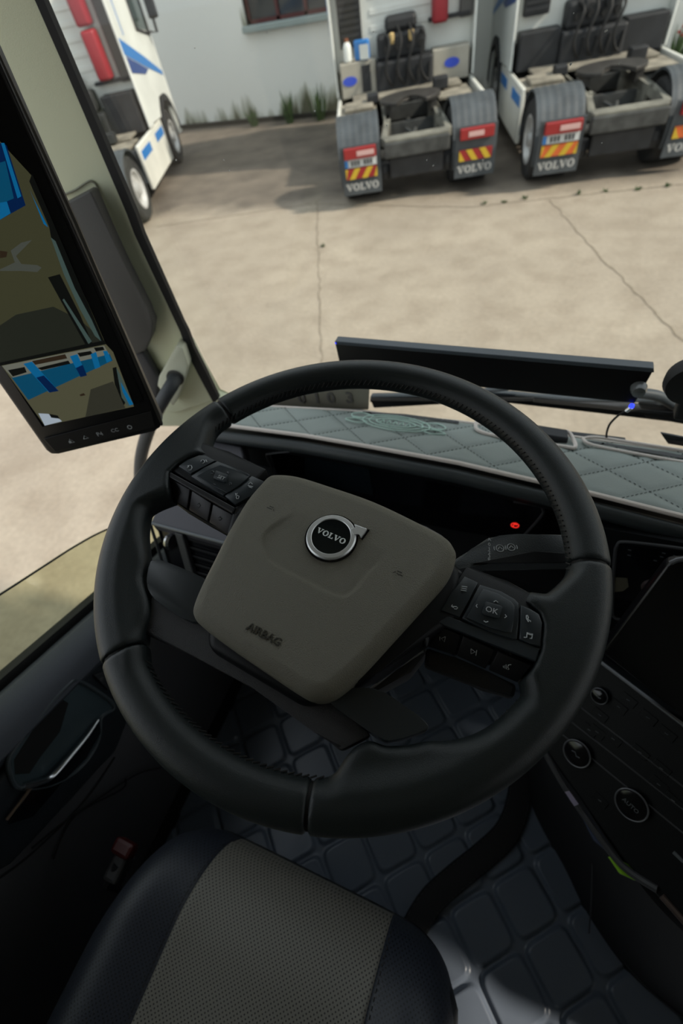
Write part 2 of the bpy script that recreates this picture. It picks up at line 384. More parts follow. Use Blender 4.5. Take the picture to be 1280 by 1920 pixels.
# tall weeds at the wall and tufts in the joint
def weed(name, x, y, h, n, spread, label, cat, group=None, seed=0, flower=None):
    rnd = random.Random(seed); V, F = [], []
    for i in range(n):
        a = rnd.uniform(0, 6.28); r = spread*rnd.random(); bx, by = x+r*.4*math.cos(a), y+r*.4*math.sin(a); hh = h*rnd.uniform(.4, 1)
        tx, ty = x+r*math.cos(a), y+r*math.sin(a); wv = .006+h*.008; ang = rnd.uniform(0, 3.14); dx, dy = wv*math.cos(ang), wv*math.sin(ang)
        o = len(V); V += [(bx-dx, by-dy, 0), (bx+dx, by+dy, 0), ((bx+tx)/2+dx*1.8, (by+ty)/2+dy*1.8, hh*.6), (tx, ty, hh), ((bx+tx)/2-dx*1.8, (by+ty)/2-dy*1.8, hh*.6)]; F.append((o, o+1, o+2, o+3, o+4))
    e = empty(name, (x, y, 0), label, cat, group); obj('leaves', (V, F), GREEN, e)
    if flower:
        for _ in range(7): obj('flower_head', lathe([(.001, 0), (.03, .01), (.03, .04), (.001, .05)], 8, (x+rnd.uniform(-.17, .17), y+rnd.uniform(-.1, .1), h*rnd.uniform(.6, .95))), flower, e)
    return e
for i, (x, h, sp, lb) in enumerate(((-7.2, .7, .3, 'tall thin weed against the white wall, left one under the window'), (-6.35, .75, .32, 'leafy weed against the white wall beside the middle truck'), (-8.3, .45, .25, 'low dark weed clump at the wall, left of the window'))):
    weed('tall_weed', x, WY-.45, h, 26, sp, lb, 'weed', None, i)
weed('bush', .80, WY-.5, 1.0, 60, .26, 'dark green bush at the white wall behind the right truck', 'bush', None, 11)
weed('flowering_bush', 1.42, WY-.55, 1.05, 70, .26, 'bush with red flowers at the white wall, right edge', 'bush', None, 12, M('flower_red', (.4, .06, .05), .7))
TUFTS = (((605, 463), 'lone grass tuft in the middle of the open yard'), ((1083, 365), 'biggest grass tuft in the yard joint, in front of the right truck'), ((907, 383), 'grass tuft in the yard joint just right of the middle truck mudflap'),
         ((945, 380), 'second grass tuft right of the middle truck mudflap, in the yard joint'), ((985, 373), 'grass tuft in the yard joint midway between the middle and right trucks'), ((1135, 360), 'grass tuft just right of the biggest tuft in the yard joint'),
         ((1195, 357), 'grass tuft in the joint under the tail of the right truck'), ((1250, 350), 'rightmost grass tuft in the yard joint, at the photo edge'))
for i, ((px, py), lb) in enumerate(TUFTS):
    p = oz(px, py, 0)
    weed('grass_tuft', p[0], p[1], .05+.02*(i == 1), 14, .07, lb, 'grass tuft', 'grass tufts in the yard joints', 20+i)

# ------------------------------------------------------------------ tractor unit: x right, y forward, origin on the ground under its tail
def wheel(e, x, y, r, wd, out, name='wheel'):
    s = 1 if out > 0 else -1
    t = obj(name, lathe([(.001, -wd*.05), (r*.62, -wd*.05), (r*.62, -wd/2), (r*.92, -wd/2), (r, -wd*.38), (r, wd*.38), (r*.92, wd/2), (r*.62, wd/2), (r*.62, wd*.05), (.001, wd*.05)], 36, (x, y, r), 'x'), TYRE, e, False, True)
    h = wd/2*s
    obj('hub', join(lathe([(r*.62, h*.2), (r*.62, h*1.0), (r*.55, h*.98), (r*.49, h*.5), (r*.2, h*.55), (r*.18, h*1.05), (.02, h*1.08)], 28, (x, y, r), 'x'),
                    *[lathe([(.022, h*.3), (.022, h*.6), (.001, h*.62)], 6, (x, y+r*.31*math.cos(a), r+r*.31*math.sin(a)), 'x') for a in [k*math.pi/5 for k in range(10)]]), RIM, t, False, True)
def build_truck(variant):
    e = empty('tractor_unit', (0, 0, 0), 'x', 'truck')
    P = lambda n, sh, m, **k: obj(n, sh, m, e, False, **k)
    Wd = 1.22
    for s in (-1, 1):
        wheel(e, s*(Wd-.17), .72, .50, .30, s); wheel(e, s*(Wd-.50), .72, .50, .30, s)
        wheel(e, s*(Wd-.17), 4.42, .50, .31, s, 'front_wheel')
        # mudguard: ribbed arc over the twin wheels
        x0, x1 = sorted((s*(Wd-.66), s*(Wd+.0))); arc = [(.72+.60*math.cos(a), .50+.60*math.sin(a)) for a in np.linspace(math.radians(196), math.radians(-5), 25)]
        def g(u, v, arc=arc, x0=x0, x1=x1):
            k = min(int(round(u*24)), 24); rib = .005*(int(v*12) % 2)
            yy, zz = arc[k]; return (x0+(x1-x0)*v, yy, zz+rib)
        P('mudguard', solid(grid(g, 24, 24), (0, 0, -.03)), FENDER)
        fl = P('mudflap', box(x0+.03, x1-.01, .07, .095, .2, .86, .008), M('flap_black', (.03, .034, .036), .6) if s < 0 and variant == 0 else bpy.data.materials.get('flap_black') or FENDER)
        xm = (x0+x1)/2+.01
        lp = obj('tail_lamp', box(xm-.25, xm+.25, -.0, .07, .70, .84, .012), DRED, fl, False)
        obj('lens', box(xm-.13 if s > 0 else xm-.05, xm+.1 if s > 0 else xm+.22, -.006, .0, .735, .80, .004), M('lens_pale_%d%d' % (variant, s), (.55, .35, .33), .3), fl, False)
        if s < 0:
            obj('number_plate', box(xm-.25, xm+.25, .05, .068, .585, .69, .004), PLATEW, fl, False)
            obj('plate_band', box(xm-.25, xm-.20, .046, .05, .59, .685), BLUE, fl, False)
            [obj('plate_mark', box(xm-.15+.05*k, xm-.12+.05*k, .045, .049, .605, .67), BLACKMET, fl, False) for k in range(7) if k != 3]
        z1, z0 = (.57, .43)
        mk = obj('marker_board', box(xm-.25, xm+.25, .05, .068, z0, z1, .003), DRED if variant != 2 else ORG, fl, False)
        sh = []
        for k in range(-1, 4):
            a = xm-.25+k*.2+(.05 if s < 0 else 0); d = .1 if s < 0 else -.1
            q = [(a, .045, z0), (a+.09, .045, z0), (a+.09+d, .045, z1), (a+d, .045, z1)]
            q = [(min(max(x, xm-.25), xm+.25), y, z) for x, y, z in q]
            if abs(q[0][0]-q[1][0]) > .02 or abs(q[2][0]-q[3][0]) > .02:
                sh.append(slab(q, (0, .004, 0)))
        obj('stripe', join(*sh), YEL, fl, False)
        obj('lettering', xf(slabword(.10, .01), Matrix(((1, 0, 0, xm), (0, 0, -1, .07), (0, 1, 0, .315), (0, 0, 0, 1)))), LETTER, fl, False)
    # chassis
    for s in (-1, 1):
        P('frame_rail', join(slab([(s*.44, .22, .87), (s*.36, .85, .95), (s*.36, 4.6, .95), (s*.46, 4.6, .95), (s*.46, .75, .95), (s*.54, .2, .86), (s*.50, .12, .86)], (0, 0, -.1)), box(*sorted((s*.36, s*.42)), .7, 4.6, .66, .95)), DUSTD)
    P('tail_beam', join(box(-.5, .5, .02, .16, .62, .82, .02)), STEEL)
    P('beam_lip', slab([(-.54, .22, .87), (.54, .22, .87), (.48, .06, .85), (-.48, .06, .85)], (0, 0, -.04), .01), DUSTD)
    P('under_run_bar', box(-.42, .42, .12, .22, .33, .60, .02), BLACKMET)
    P('cross_member', join(box(-.4, .4, 1.0, 1.1, .68, .84), box(-.4, .4, 1.9, 2.0, .7, .9), tube([(-1.05, .72, .5), (1.05, .72, .5)], .09, 10), tube([(0, .6, .55), (0, 2.6, .7)], .06, 10), tube([(-.3, .3, .74), (-.05, .55, .7), (.05, .85, .76)], .03, 8), tube([(.28, .4, .74), (.1, .6, .68), (-.1, .95, .76)], .025, 8)), STEEL, smooth=True)
    for s in (-1, 1): P('suspension_unit', box(*sorted((s*.12, s*.33)), .35, .6, .3, .62, .03), BLACKMET); P('air_spring', lathe([(.12, .3), (.14, .4), (.12, .5)], 16, (s*.52, .35, 0)), BLACKMET)
    # fifth wheel
    pl = []; N = 26
    for k in range(N+1):
        a = math.radians(300+k/N*300-0); pl.append((.50*math.cos(math.radians(-60)+(k/N)*math.radians(300)), 1.28+.46*math.sin(math.radians(-60)+(k/N)*math.radians(300)), 1.06))
    ang = [math.radians(-60+k*300/N) for k in range(N+1)]
    pts = [(.50*math.sin(a+math.pi*.167+0), 1.28+.44*-math.cos(a+math.pi*.167), 1.06) for a in ang]
    ring = [(.50*math.cos(a), 1.30+.42*math.sin(a), 1.06) for a in np.linspace(math.radians(-62), math.radians(242), 28)]
    P('fifth_wheel', join(slab(ring+[(-.12, 1.22, 1.06), (0, 1.30, 1.06), (.12, 1.22, 1.06)], (0, 0, .05), .008), box(-.42, -.32, 1.1, 1.4, .9, 1.06), box(.32, .42, 1.1, 1.4, .9, 1.06)), M('greased_plate_%d' % variant, (.045, .042, .038), .45, .3, var=.4, vscale=5))
    # deck plates and boxes behind the cab
    P('deck_plate', join(box(-.95, .95, 2.05, 2.65, .98, 1.02, .006), box(-1.18, -.55, 1.45, 2.2, .93, .97, .006), box(.5, 1.05, 1.5, 2.2, .93, .97, .006)), DUST)
    for s in (-1, 1):
        P('side_skirt', box(*sorted((s*1.17, s*1.24)), 1.45, 3.6, .27, .98, .02), WHITED)
        sk = P('skirt_stripe', box(*sorted((s*1.238, s*1.246)), 1.5, 3.5, .74, .88), BLUE)
        obj('stripe_gap', box(*sorted((s*1.243, s*1.249)), 2.25, 2.75, .73, .89), WHITED, sk, False)
        P('fuel_tank', box(*sorted((s*.55, s*1.15)), 1.55, 3.4, .35, .9, .08, 3), STEEL, smooth=True)
    yb = 2.78
    # cab
    z0, z1 = .98, 3.9
    def cabsec(y): return y
    P('cab_back', join(box(-1.22, 1.22, yb+.12, yb+.3, 1.3, z1, .03), *[box(-.55, .75, yb+.105, yb+.12, 1.75+.2*k, 1.83+.2*k, .007) for k in range(9)]), WHITE)
    P('cab_side', join(slab([(-1.25, yb+.2, 1.02), (-1.25, yb+.95, .98), (-1.25, yb+1.05, 1.1), (-1.25, yb+1.3, 1.27), (-1.25, yb+1.7, 1.27), (-1.25, yb+2.05, 1.05), (-1.25, yb+2.15, .45), (-1.25, yb+2.45, .45), (-1.25, yb+2.4, z1), (-1.25, yb+.2, z1)], (.06, 0, 0), .01),
                       slab([(1.25, yb+.2, 1.02), (1.25, yb+.95, .98), (1.25, yb+1.05, 1.1), (1.25, yb+1.3, 1.27), (1.25, yb+1.7, 1.27), (1.25, yb+2.05, 1.05), (1.25, yb+2.15, .45), (1.25, yb+2.45, .45), (1.25, yb+2.4, z1), (1.25, yb+.2, z1)], (-.06, 0, 0), .01),
                       box(-1.24, 1.24, yb+2.32, yb+2.47, .45, z1-.2, .05)), WHITE)
    P('cab_roof', box(-1.24, 1.24, yb+.15, yb+2.4, z1-.05, z1+.05, .04), WHITE)
    for s in (-1, 1): P('wheel_arch', slab([(s*1.22, yb+1.64+.76*math.cos(a), .5+.76*math.sin(a)) for a in np.linspace(0, math.pi, 20)]+[(s*1.22, yb+1.64+.64*math.cos(a), .5+.64*math.sin(a)) for a in np.linspace(math.pi, 0, 20)], (s*.045, 0, 0)), BLACKMET)
    P('chassis_cover', box(-1.15, 1.15, yb+.3, yb+.95, .4, 1.0, .03), BLACKMET)
    for s in (-1, 1):
        P('side_deflector', slab([(s*1.25, yb+.22, .98), (s*1.25, yb-.12, 1.0), (s*1.25, yb-.12, z1-.1), (s*1.25, yb+.22, z1)], (-s*.04, 0, 0), .012), WHITE)
        P('swoosh', join(slab([(s*1.252, yb-.1, 2.30), (s*1.252, yb+1.3, 1.88), (s*1.252, yb+2.3, 1.55), (s*1.252, yb+2.3, 1.48), (s*1.252, yb+1.2, 1.74), (s*1.252, yb-.1, 2.08)], (s*.006, 0, 0))), BLUE)
        P('swoosh_edge', join(slab([(s*1.252, yb-.05, 2.05), (s*1.252, yb+1.2, 1.72), (s*1.252, yb+.9, 1.68), (s*1.252, yb-.05, 1.82)], (s*.006, 0, 0))), NAVY)
        P('edge_stripe', box(*sorted((s*1.25, s*1.257)), yb+.28, yb+.31, 2.3, z1-.2), BLUE)
        wdw = P('side_window', slab([(s*1.252, yb+1.35, 2.32), (s*1.252, yb+2.2, 2.2), (s*1.252, yb+2.2, 3.1), (s*1.252, yb+1.35, 3.1)], (s*.006, 0, 0)), M('cab_glass_%d%d' % (variant, s), (.04, .06, .055), .1))
        obj('window_gasket', tube([(s*1.256, yb+1.3, 2.30), (s*1.256, yb+2.25, 2.14), (s*1.256, yb+2.25, 3.15), (s*1.256, yb+1.3, 3.15)], .03, 6, True), BLACKMET, wdw, False)
        P('mirror_arm', join(tube([(s*1.25, yb+2.1, 2.2), (s*1.45, yb+2.2, 2.15), (s*1.48, yb+2.2, 2.9)], .03, 6), box(*sorted((s*1.38, s*1.58)), yb+2.15, yb+2.27, 2.35, 2.75, .03)), BLACKMET)
        P('exhaust_louvre' if s < 0 else 'side_louvre', join(box(*sorted((s*.70, s*1.10)), yb-.05, yb+.12, 1.62, z1-.2, .02), *[box(*sorted((s*.72, s*1.08)), yb-.07, yb-.05, 1.68+.08*k, 1.72+.08*k) for k in range(20)]) if s < 0 else join(box(.98, 1.2, yb+.0, yb+.12, 1.72, z1-.2, .02)), BLACKMET if s < 0 else GREYTRIM)
    # black service tower with hose coils
    tw = [box(-.50, .50, yb-.32, yb+.1, .95, 1.40, .04), box(-.45, .38, yb-.22, yb+.12, 1.40, 1.72, .05), box(-.30, .24, yb-.16, yb+.12, 1.72, 1.92, .06)]
    P('service_tower', join(*tw), BLACKMET)
    hs = []
    for k in range(4):
        x = -.3+.2*k; hs.append(tube(catmull([(x, yb-.2, 1.85-.1*abs(k-1.5)), (x+.05, yb-.40, 1.62), (x-.04, yb-.43, 1.3), (x+.1, yb-.36, 1.08), (x+.14, yb-.34, 1.3)], 6), .022, 7))
        hs.append(lathe([(.05, -.03), (.05, .03)], 12, (x, yb-.26, 1.55), 'y'))
    P('air_hoses', join(*hs), RUBBER, smooth=True)
    P('couplings', join(*[lathe([(.035, 0), (.045, .04), (.045, .12), (.02, .14)], 12, (x, yb-.27, 1.60)) for x in (-.20, .13)]), M('brass_%d' % variant, (.62, .45, .2), .4, .3) if variant == 1 else BLACKMET)
    for s in (-1, 1):
        bx = P('equipment_box', box(*sorted((s*.50, s*1.14)), yb-.22, yb+.1, .98, 1.46 if s < 0 else (1.42 if variant else 1.6), .02), TANBOX if variant == 1 else BLACKMET)
        if variant == 1:
            xo = -.98 if s < 0 else .84
            obj('oval_badge', slab([(xo+.13*math.cos(a), yb-.225, 1.22+.065*math.sin(a)) for a in np.linspace(0, 6.28, 24, endpoint=False)], (0, -.006, 0)), M('badge_blue_%d' % s, (.03, .07, .5), .4), bx, False)
            if s < 0: obj('grille', box(-.76, -.60, yb-.235, yb-.22, 1.04, 1.40, .004), BLACKMET, bx, False)
    if variant == 1:
        P('extinguisher_cabinet', join(box(.50, .76, yb-.2, yb+.1, 1.72, 2.40, .05, 3), box(.50, .76, yb-.2, yb+.1, 2.44, 3.2, .05, 3)), RED, smooth=True)
    elif variant == 0:
        P('extinguisher_cabinet', join(box(.62, .88, yb-.2, yb+.1, 1.80, 2.48, .05, 3), box(.62, .88, yb-.2, yb+.1, 2.52, 3.2, .05, 3)), RED, smooth=True)
    else:
        P('extinguisher_cabinet', box(.55, .83, yb-.2, yb+.1, 2.2, 2.9, .05, 3), RED, smooth=True)
    P('rear_support_rail', box(.45, 1.15, yb-.02, yb+.1, 1.74, 1.79, .01), BLACKMET)
    # sundry deck clutter
    P('battery_cover', box(-1.1, -.6, 1.5, 2.0, .97, 1.03, .02), DUST); P('valve_block', join(box(-.7, -.5, 1.75, 1.95, 1.0, 1.12, .02), box(.45, .7, 1.9, 2.1, 1.0, 1.16, .02)), BLACKMET)
    return e
def place(e, x, y, deg, label):
    e.location = (x, y, 0); e.rotation_euler = (0, 0, math.radians(deg)); e['label'] = label; e['group'] = 'parked tractor units'
tr_mid = build_truck(1); tr_r = build_truck(2); tr_l = build_truck(0)
place(tr_mid, -2.29, 8.46, 20, 'white tractor unit in the middle, two grey boxes with blue ovals behind its cab')
place(tr_r, .60, 9.0, 17, 'white tractor unit at the right with orange and yellow markers on its mudflaps')
place(tr_l, -8.25, 6.75, 24, 'white tractor unit at the left showing its side, red cabinet on the cab back')
def on_truck(e, p):
    a = e.rotation_euler[2]; return (e.location[0]+p[0]*math.cos(a)-p[1]*math.sin(a), e.location[1]+p[0]*math.sin(a)+p[1]*math.cos(a), p[2])
p = on_truck(tr_mid, (-.98, 2.635, 1.462)); jug = empty('jug', p, 'white plastic jug on the left box of the middle truck', 'jug')
obj('body', lathe([(.055, 0), (.072, .02), (.072, .20), (.05, .24), (.03, .26)], 18, p), WHITE, jug, smooth=True); obj('cap', lathe([(.035, .26), (.035, .30), (.01, .305)], 12, p), M('cap_brown', (.2, .07, .03), .5), jug)
p = on_truck(tr_mid, (-.72, 2.61, 1.462)); bg_ = empty('packet', p, 'blue and white packet beside the jug on the middle truck', 'packet')
obj('packet_body', box(p[0]-.14, p[0]+.14, p[1]-.05, p[1]+.03, p[2], p[2]+.26, .03, 3), BLUE, bg_, smooth=True); obj('packet_label', box(p[0]-.03, p[0]+.135, p[1]-.056, p[1]-.046, p[2]+.01, p[2]+.2, .01), WHITE, bg_)

# ================================================================== the cab shell
HEAD = M('headlining', (.30, .30, .26), .8, bump=.2, bscale=300)
struct('floor', box(-.70, 1.75, -1.5, .80, 1.52, 1.58), RUBBER, label='black rubber cab floor')
struct('ceiling', box(-.70, 1.75, -1.5, .72, 3.42, 3.48), HEAD, label='pale cab headlining')
struct('wall_back', box(-.70, 1.75, -1.56, -1.5, 1.5, 3.48), HEAD, label='cab rear wall')
struct('wall_right', join(box(1.72, 1.78, -1.5, .8, 1.5, 2.35), box(1.72, 1.78, -1.5, -.55, 2.35, 3.48), box(1.72, 1.78, -.55, .8, 2.95, 3.48)), HEAD, label='passenger side of the cab')
struct('wall_left', join(box(-.72, -.66, -1.5, -.62, 1.5, 3.48), box(-.72, -.66, -.62, .66, 3.1, 3.48)), HEAD, label='driver side of the cab behind the door')
struct('trim_5', box(-.70, 1.75, .55, .80, 3.12, 3.48, .02), HEAD, label='header above the windscreen')
struct('wall_bulkhead', box(-.70, 1.75, .72, .80, 1.3, 2.16), BLACKMET, label='front bulkhead below the windscreen')
# windscreen: glass with a black band along its foot
wsc = empty('window_2', (.5, .72, 2.24), label='windscreen glass with dust specks', kind='structure')
obj('windscreen_pane', slab([(-.66, .70, 2.26), (1.72, .70, 2.26), (1.72, .62, 3.14), (-.66, .62, 3.14)], (0, -.005, 0)), glass('windscreen_glass', (.95, .96, .95), .15), wsc)
sp = []
rs = random.Random(5)
for px, py in ((590, 208), (800, 300), (1136, 58), (640, 250), (812, 310), (725, 235), (420, 300), (1070, 120), (1075, 25), (905, 300), (1128, 268), (500, 60), (365, 90), (1160, 120), (470, 95), (700, 60), (330, 300), (430, 320), (240, 130)):
    q = on(px, py, (0, .692, 2.26), (0, 1, .091)); r = rs.uniform(.0004, .0011)
    sp.append(slab([(q[0]+r*math.cos(a)*rs.uniform(.6, 1.5), q[1], q[2]+r*math.sin(a)*rs.uniform(.6, 1.5)) for a in np.linspace(0, 6.28, 7, endpoint=False)], (0, -.0003, 0)))
obj('dust_speck', join(*sp), M('dried_speck', (.6, .62, .6), .6), wsc)
# door glass on the left, wound half down
GX = -.655
# ------------------------------------------------------------------ left A pillar
def pill(px0, px1, y0, y1): pass
pl = empty('trim_6', (-.66, .66, 2.3), label='cream windscreen pillar trim on the left', kind='structure')
PN = nrm([.28, -.96, 0])             # the trim faces the driver
pp = (-.64, .62, 2.6)
def PU(px, py, d=0.): return on(px, py, np.array(pp)+PN*d, PN)
out = [(50, -60), (70, 0), (130, 137), (242, 400), (256, 440), (334, 606), (342, 623), (354, 660), (400, 752), (330, 775), (255, 760), (200, 700), (0, 330), (-60, -60)]
obj('pillar_cover', slab([PU(*q) for q in out], tuple(-PN*.012), .003), OLIVE, pl)
g1 = [(45, -60), (65, 0), (125, 137), (237, 400), (252, 440), (330, 606), (338, 623), (350, 660), (370, 700), (400, 756), (410, 748), (387, 700), (364, 655), (352, 623), (343, 606), (268, 440), (254, 400), (141, 137), (82, 0), (60, -60)]
obj('rubber_gasket', slab([PU(*q, .004) for q in g1], tuple(-PN*.012)), RUBBER, pl)
rc = [(118, 352), (165, 338), (178, 345), (190, 372), (240, 500), (290, 600), (280, 640), (250, 650), (200, 560)]
obj('recess_edge', tube(catmull([PU(*q, .002) for q in [(118, 366), (140, 357), (163, 342), (172, 340), (182, 350), (196, 385), (222, 445)]], 5), .0016, 6), M('trim_shadow_line', (.22, .22, .16), .6), pl, smooth=True)
boss = [(305, 693), (338, 634), (350, 640), (360, 672), (352, 700), (340, 735), (330, 748), (302, 710)]
obj('handle_boss', slab([PU(*q, .0) for q in boss], tuple(PN*.025), .003, 2), M('boss_cream', (.66, .67, .52), .6), pl, smooth=True)
obj('pillar_foot', slab([PU(*q, -.01) for q in [(352, 650), (402, 752), (440, 765), (360, 800), (240, 800), (238, 700)]], tuple(-PN*.04), .004), OLIVE, pl)
# light grey-green strip between pillar foot and dash
# ------------------------------------------------------------------ grab handle
gh = empty('grab_handle', tuple(PU(330, 715, .03)), 'dark grey tubular grab handle on the left pillar', 'grab handle')
hp = catmull([PU(330, 705, .02), PU(322, 722, .045), PU(308, 745, .06), PU(285, 790, .07), PU(268, 840, .07), PU(262, 880, .06), PU(262, 930, .04)], 6)
obj('grip', tube(hp, .0135, 16), M('grip_grey', (.045, .05, .055), .5, bump=.3, bscale=800), gh, smooth=True)
obj('end_cap', tube([PU(331, 700, .012), PU(328, 710, .03)], .017, 16), GREYTRIM, gh, smooth=True)
# ------------------------------------------------------------------ camera mirror monitor on the pillar
E1 = nrm([math.cos(YAW), math.sin(YAW), 0]); vd = -ray(753, 1788); E2 = nrm(vd-np.dot(vd, E1)*E1); E3 = np.cross(E1, E2)
cz = lambda P_: (R.T @ (P_-CAM))[2]
r0 = ray(300, 800); MO = CAM+r0/((R.T @ r0)[2])*.60
def MU(px, py, d=0.): return on(px, py, MO+E3*d, E3)
mon = empty('camera_monitor', frame(MO, E1, E3), 'tall black mirror-camera monitor showing two views of the yard, on the left pillar', 'monitor')
ob = [(302, 800), (292, 808), (105, 853), (88, 849), (-70, 625), (-70, -10), (-60, -30), (0, 128)]
ob = [(303, 795), (300, 804), (290, 808), (110, 853), (95, 853), (85, 845), (-80, 610), (-80, -60)]
obj('housing', slab([MU(*q) for q in ob], tuple(-E3*.022), .004, 3), M('monitor_housing', (.010, .010, .011), .4), mon, smooth=True)
obj('edge_trim', slab([MU(*q, .0005) for q in [(299, 792), (302, 799), (305, 797), (301, 780), (148, 425), (0, 102), (-80, -72), (-80, -58), (0, 112), (144, 430)]], tuple(-E3*.003)), M('trim_bronze', (.045, .043, .036), .4), mon)
obj('glass_face', slab([MU(*q, .0002) for q in [(270, 752), (80, 800), (-80, 560), (-80, -35), (0, 135)]], tuple(E3*.0008)), GLOSS, mon)
obj('chin', slab([MU(*q, .0006) for q in [(284, 770), (291, 800), (104, 846), (82, 822)]], tuple(E3*.0012), .001), M('chin_black', (.014, .013, .013), .45), mon)
def cm(name, c, k): return M('view_'+name, (.002, .002, .002), .25, emit=c, es=k, spec=.3)
vy = cm('yard', (.44, .44, .22), .085); vyd = cm('yard_dark', (.30, .34, .24), .045); vb = cm('blue', (.01, .30, .62), .17); vb2 = cm('deep_blue', (.005, .08, .38), .13); vb3 = cm('bright_blue', (.01, .36, .85), .26)
vw = cm('pale', (.6, .62, .5), .2); vk = cm('dark', (.03, .035, .03), .1); vt = cm('truck', (.25, .4, .36), .16); vbr = cm('brown', (.35, .22, .12), .06); vl = cm('lilac', (.5, .55, .45), .10); vy2 = cm('yard2', (.46, .45, .26), .14); vyd2 = cm('yard2_dark', (.26, .26, .18), .10); vmtx = cm('cloth', (.6, .7, .8), .5)
up = obj('upper_view', slab([MU(*q, .0011) for q in [(196, 640), (0, 681), (-80, 560), (-80, 60), (0, 265), (60, 330)]], tuple(E3*.0003)), vy, mon)
def sub(n, P_, m, par, d=.0015): return obj(n, slab([MU(*q, d) for q in P_], tuple(E3*.0001)), m, par)
sub('blue_doors', [(-80, 180), (0, 268), (12, 272), (48, 385), (0, 412), (-80, 450)], vb2, up); sub('blue_door_light', [(0, 305), (10, 302), (26, 372), (12, 378), (0, 380)], vb, up, .0017); sub('blue_foot', [(0, 380), (13, 378), (20, 400), (0, 412)], vb3, up, .0017)
sub('door_edge', [(2, 268), (8, 268), (40, 368), (33, 372)], vb3, up, .0018)
sub('truck_shadow', [(0, 610), (30, 590), (100, 575), (150, 600), (196, 640), (0, 681), (-40, 620)], vyd, up)
sub('truck_flank', [(90, 520), (112, 514), (150, 590), (173, 644), (160, 646), (120, 575)], vk, up, .0018); sub('truck_flank_light', [(117, 562), (120, 560), (172, 640), (166, 645)], vt, up, .002)
sub('truck_cab', [(95, 445), (104, 452), (140, 540), (172, 600), (190, 640), (178, 630), (150, 580), (120, 515)], vt, up, .002); sub('truck_cab_dark', [(55, 340), (92, 425), (96, 446), (120, 515), (150, 580), (190, 640), (196, 642), (60, 325)], vk, up, .0016); sub('truck_blue', [(56, 356), (62, 370), (90, 426), (82, 420)], vb3, up, .002)
sub('pale_patch', [(0, 505), (28, 492), (20, 470), (40, 455), (60, 450), (45, 465), (30, 480), (40, 495), (70, 497), (78, 502), (70, 510), (40, 508), (0, 508)], vl, up); sub('brown_patch', [(0, 470), (14, 472), (12, 482), (0, 484)], vbr, up)
lo = obj('lower_view', slab([MU(*q, .0011) for q in [(198, 645), (2, 684), (84, 798), (251, 762), (212, 660)]], tuple(E3*.0003)), vy2, mon)
sub('view_gap', [(196, 638), (200, 645), (0, 686), (0, 680)], vk, up, .002)
sub('blue_wall', [(22, 708), (205, 662), (211, 676), (160, 700), (53, 750)], vb, lo); sub('light_wall', [(4, 686), (195, 648), (202, 660), (205, 664), (24, 708), (12, 696)], vw, lo, .0016)
sub('window_band', [(15, 694), (46, 688), (50, 698), (24, 706)], vk, lo, .0018); sub('window_band', [(70, 690), (128, 676), (132, 682), (78, 694)], vk, lo, .0018)
sub('window_band', [(60, 677), (122, 664), (126, 672), (66, 684)], vbr, lo, .0017); sub('window_band', [(145, 662), (170, 658), (174, 664), (150, 669)], vk, lo, .0018); sub('window_band', [(176, 652), (193, 650), (196, 656), (180, 659)], vk, lo, .0018)
sub('blue_pillar', [(44, 682), (60, 678), (110, 733), (92, 736), (70, 712)], vb3, lo, .0019); sub('blue_pillar_base', [(68, 708), (82, 704), (110, 733), (93, 736)], vb2, lo, .0021)
sub('blue_pillar', [(131, 668), (145, 664), (163, 704), (150, 706)], vb3, lo, .0019); sub('blue_pillar_base', [(142, 690), (155, 684), (163, 704), (151, 707)], vb2, lo, .0021)
sub('blue_pillar', [(170, 664), (180, 660), (188, 688), (178, 692)], vb3, lo, .0019); sub('blue_pillar', [(193, 658), (201, 658), (209, 676), (200, 680)], vb3, lo, .0019)
sub('parked_shadow', [(170, 730), (212, 715), (235, 765), (160, 782)], vyd2, lo, .0016); sub('truck_flank', [(211, 690), (218, 688), (235, 755), (232, 760), (215, 720)], vk, lo, .0019); sub('truck_flank_light', [(218, 690), (224, 700), (250, 758), (240, 762), (228, 745)], vt, lo, .002); sub('truck_blue', [(226, 716), (250, 758), (243, 760), (230, 735)], vb3, lo, .0022)
sub('worker', [(72, 775), (90, 776), (112, 786), (116, 790), (84, 798)], vmtx, lo, .002); sub('worker_dark', [(92, 776), (108, 779), (112, 785), (96, 783)], vk, lo, .0022); sub('oil_stain', [(149, 740), (157, 737), (160, 741), (151, 743)], vbr, lo, .0019)
for i, (px, py) in enumerate(((133, 827), (160, 820), (187, 814), (215, 807), (243, 801))):
    f = frame(MU(px, py, .0019), MU(px+30, py-7)-MU(px, py), E3); s = .0032
    sh = [tube([(-s, -s*.8, 0), (s, -s*.8, 0), (0, s, 0)], .0006, 5, True), tube([(-s, -s*.6, 0), (0, s*.8, 0), (s, -s*.6, 0), (-s, -s*.6, 0)], .0005, 5), text('P4', .008), text('CC', .007), tube([(s*.8*math.cos(a), s*.8*math.sin(a), 0) for a in np.linspace(0, 6.28, 12, endpoint=False)], .0006, 5, True)][i]
    if i == 0: sh = join(sh, box(-s, 0, -s*.7, s*.1, 0, .0004))
    obj('key_icon', xf(sh, f), ICON, mon)
br = empty('monitor_bracket', tuple(PU(220, 500, .03)), 'dark grey moulded monitor bracket on the cream pillar', 'bracket')
obj('bracket_cover', slab([PU(*q, .012) for q in [(123, 378), (178, 349), (184, 352), (240, 480), (286, 572), (295, 593), (292, 618), (280, 645), (250, 658), (200, 600)]], tuple(PN*.022), .006, 3), GREYTRIM, br, smooth=True)
obj('bracket_arm', slab([PU(*q, .0) for q in [(246, 655), (275, 648), (305, 700), (302, 740), (285, 735), (262, 690)]], tuple(PN*.02), .006, 3), DARKGREY, br, smooth=True)

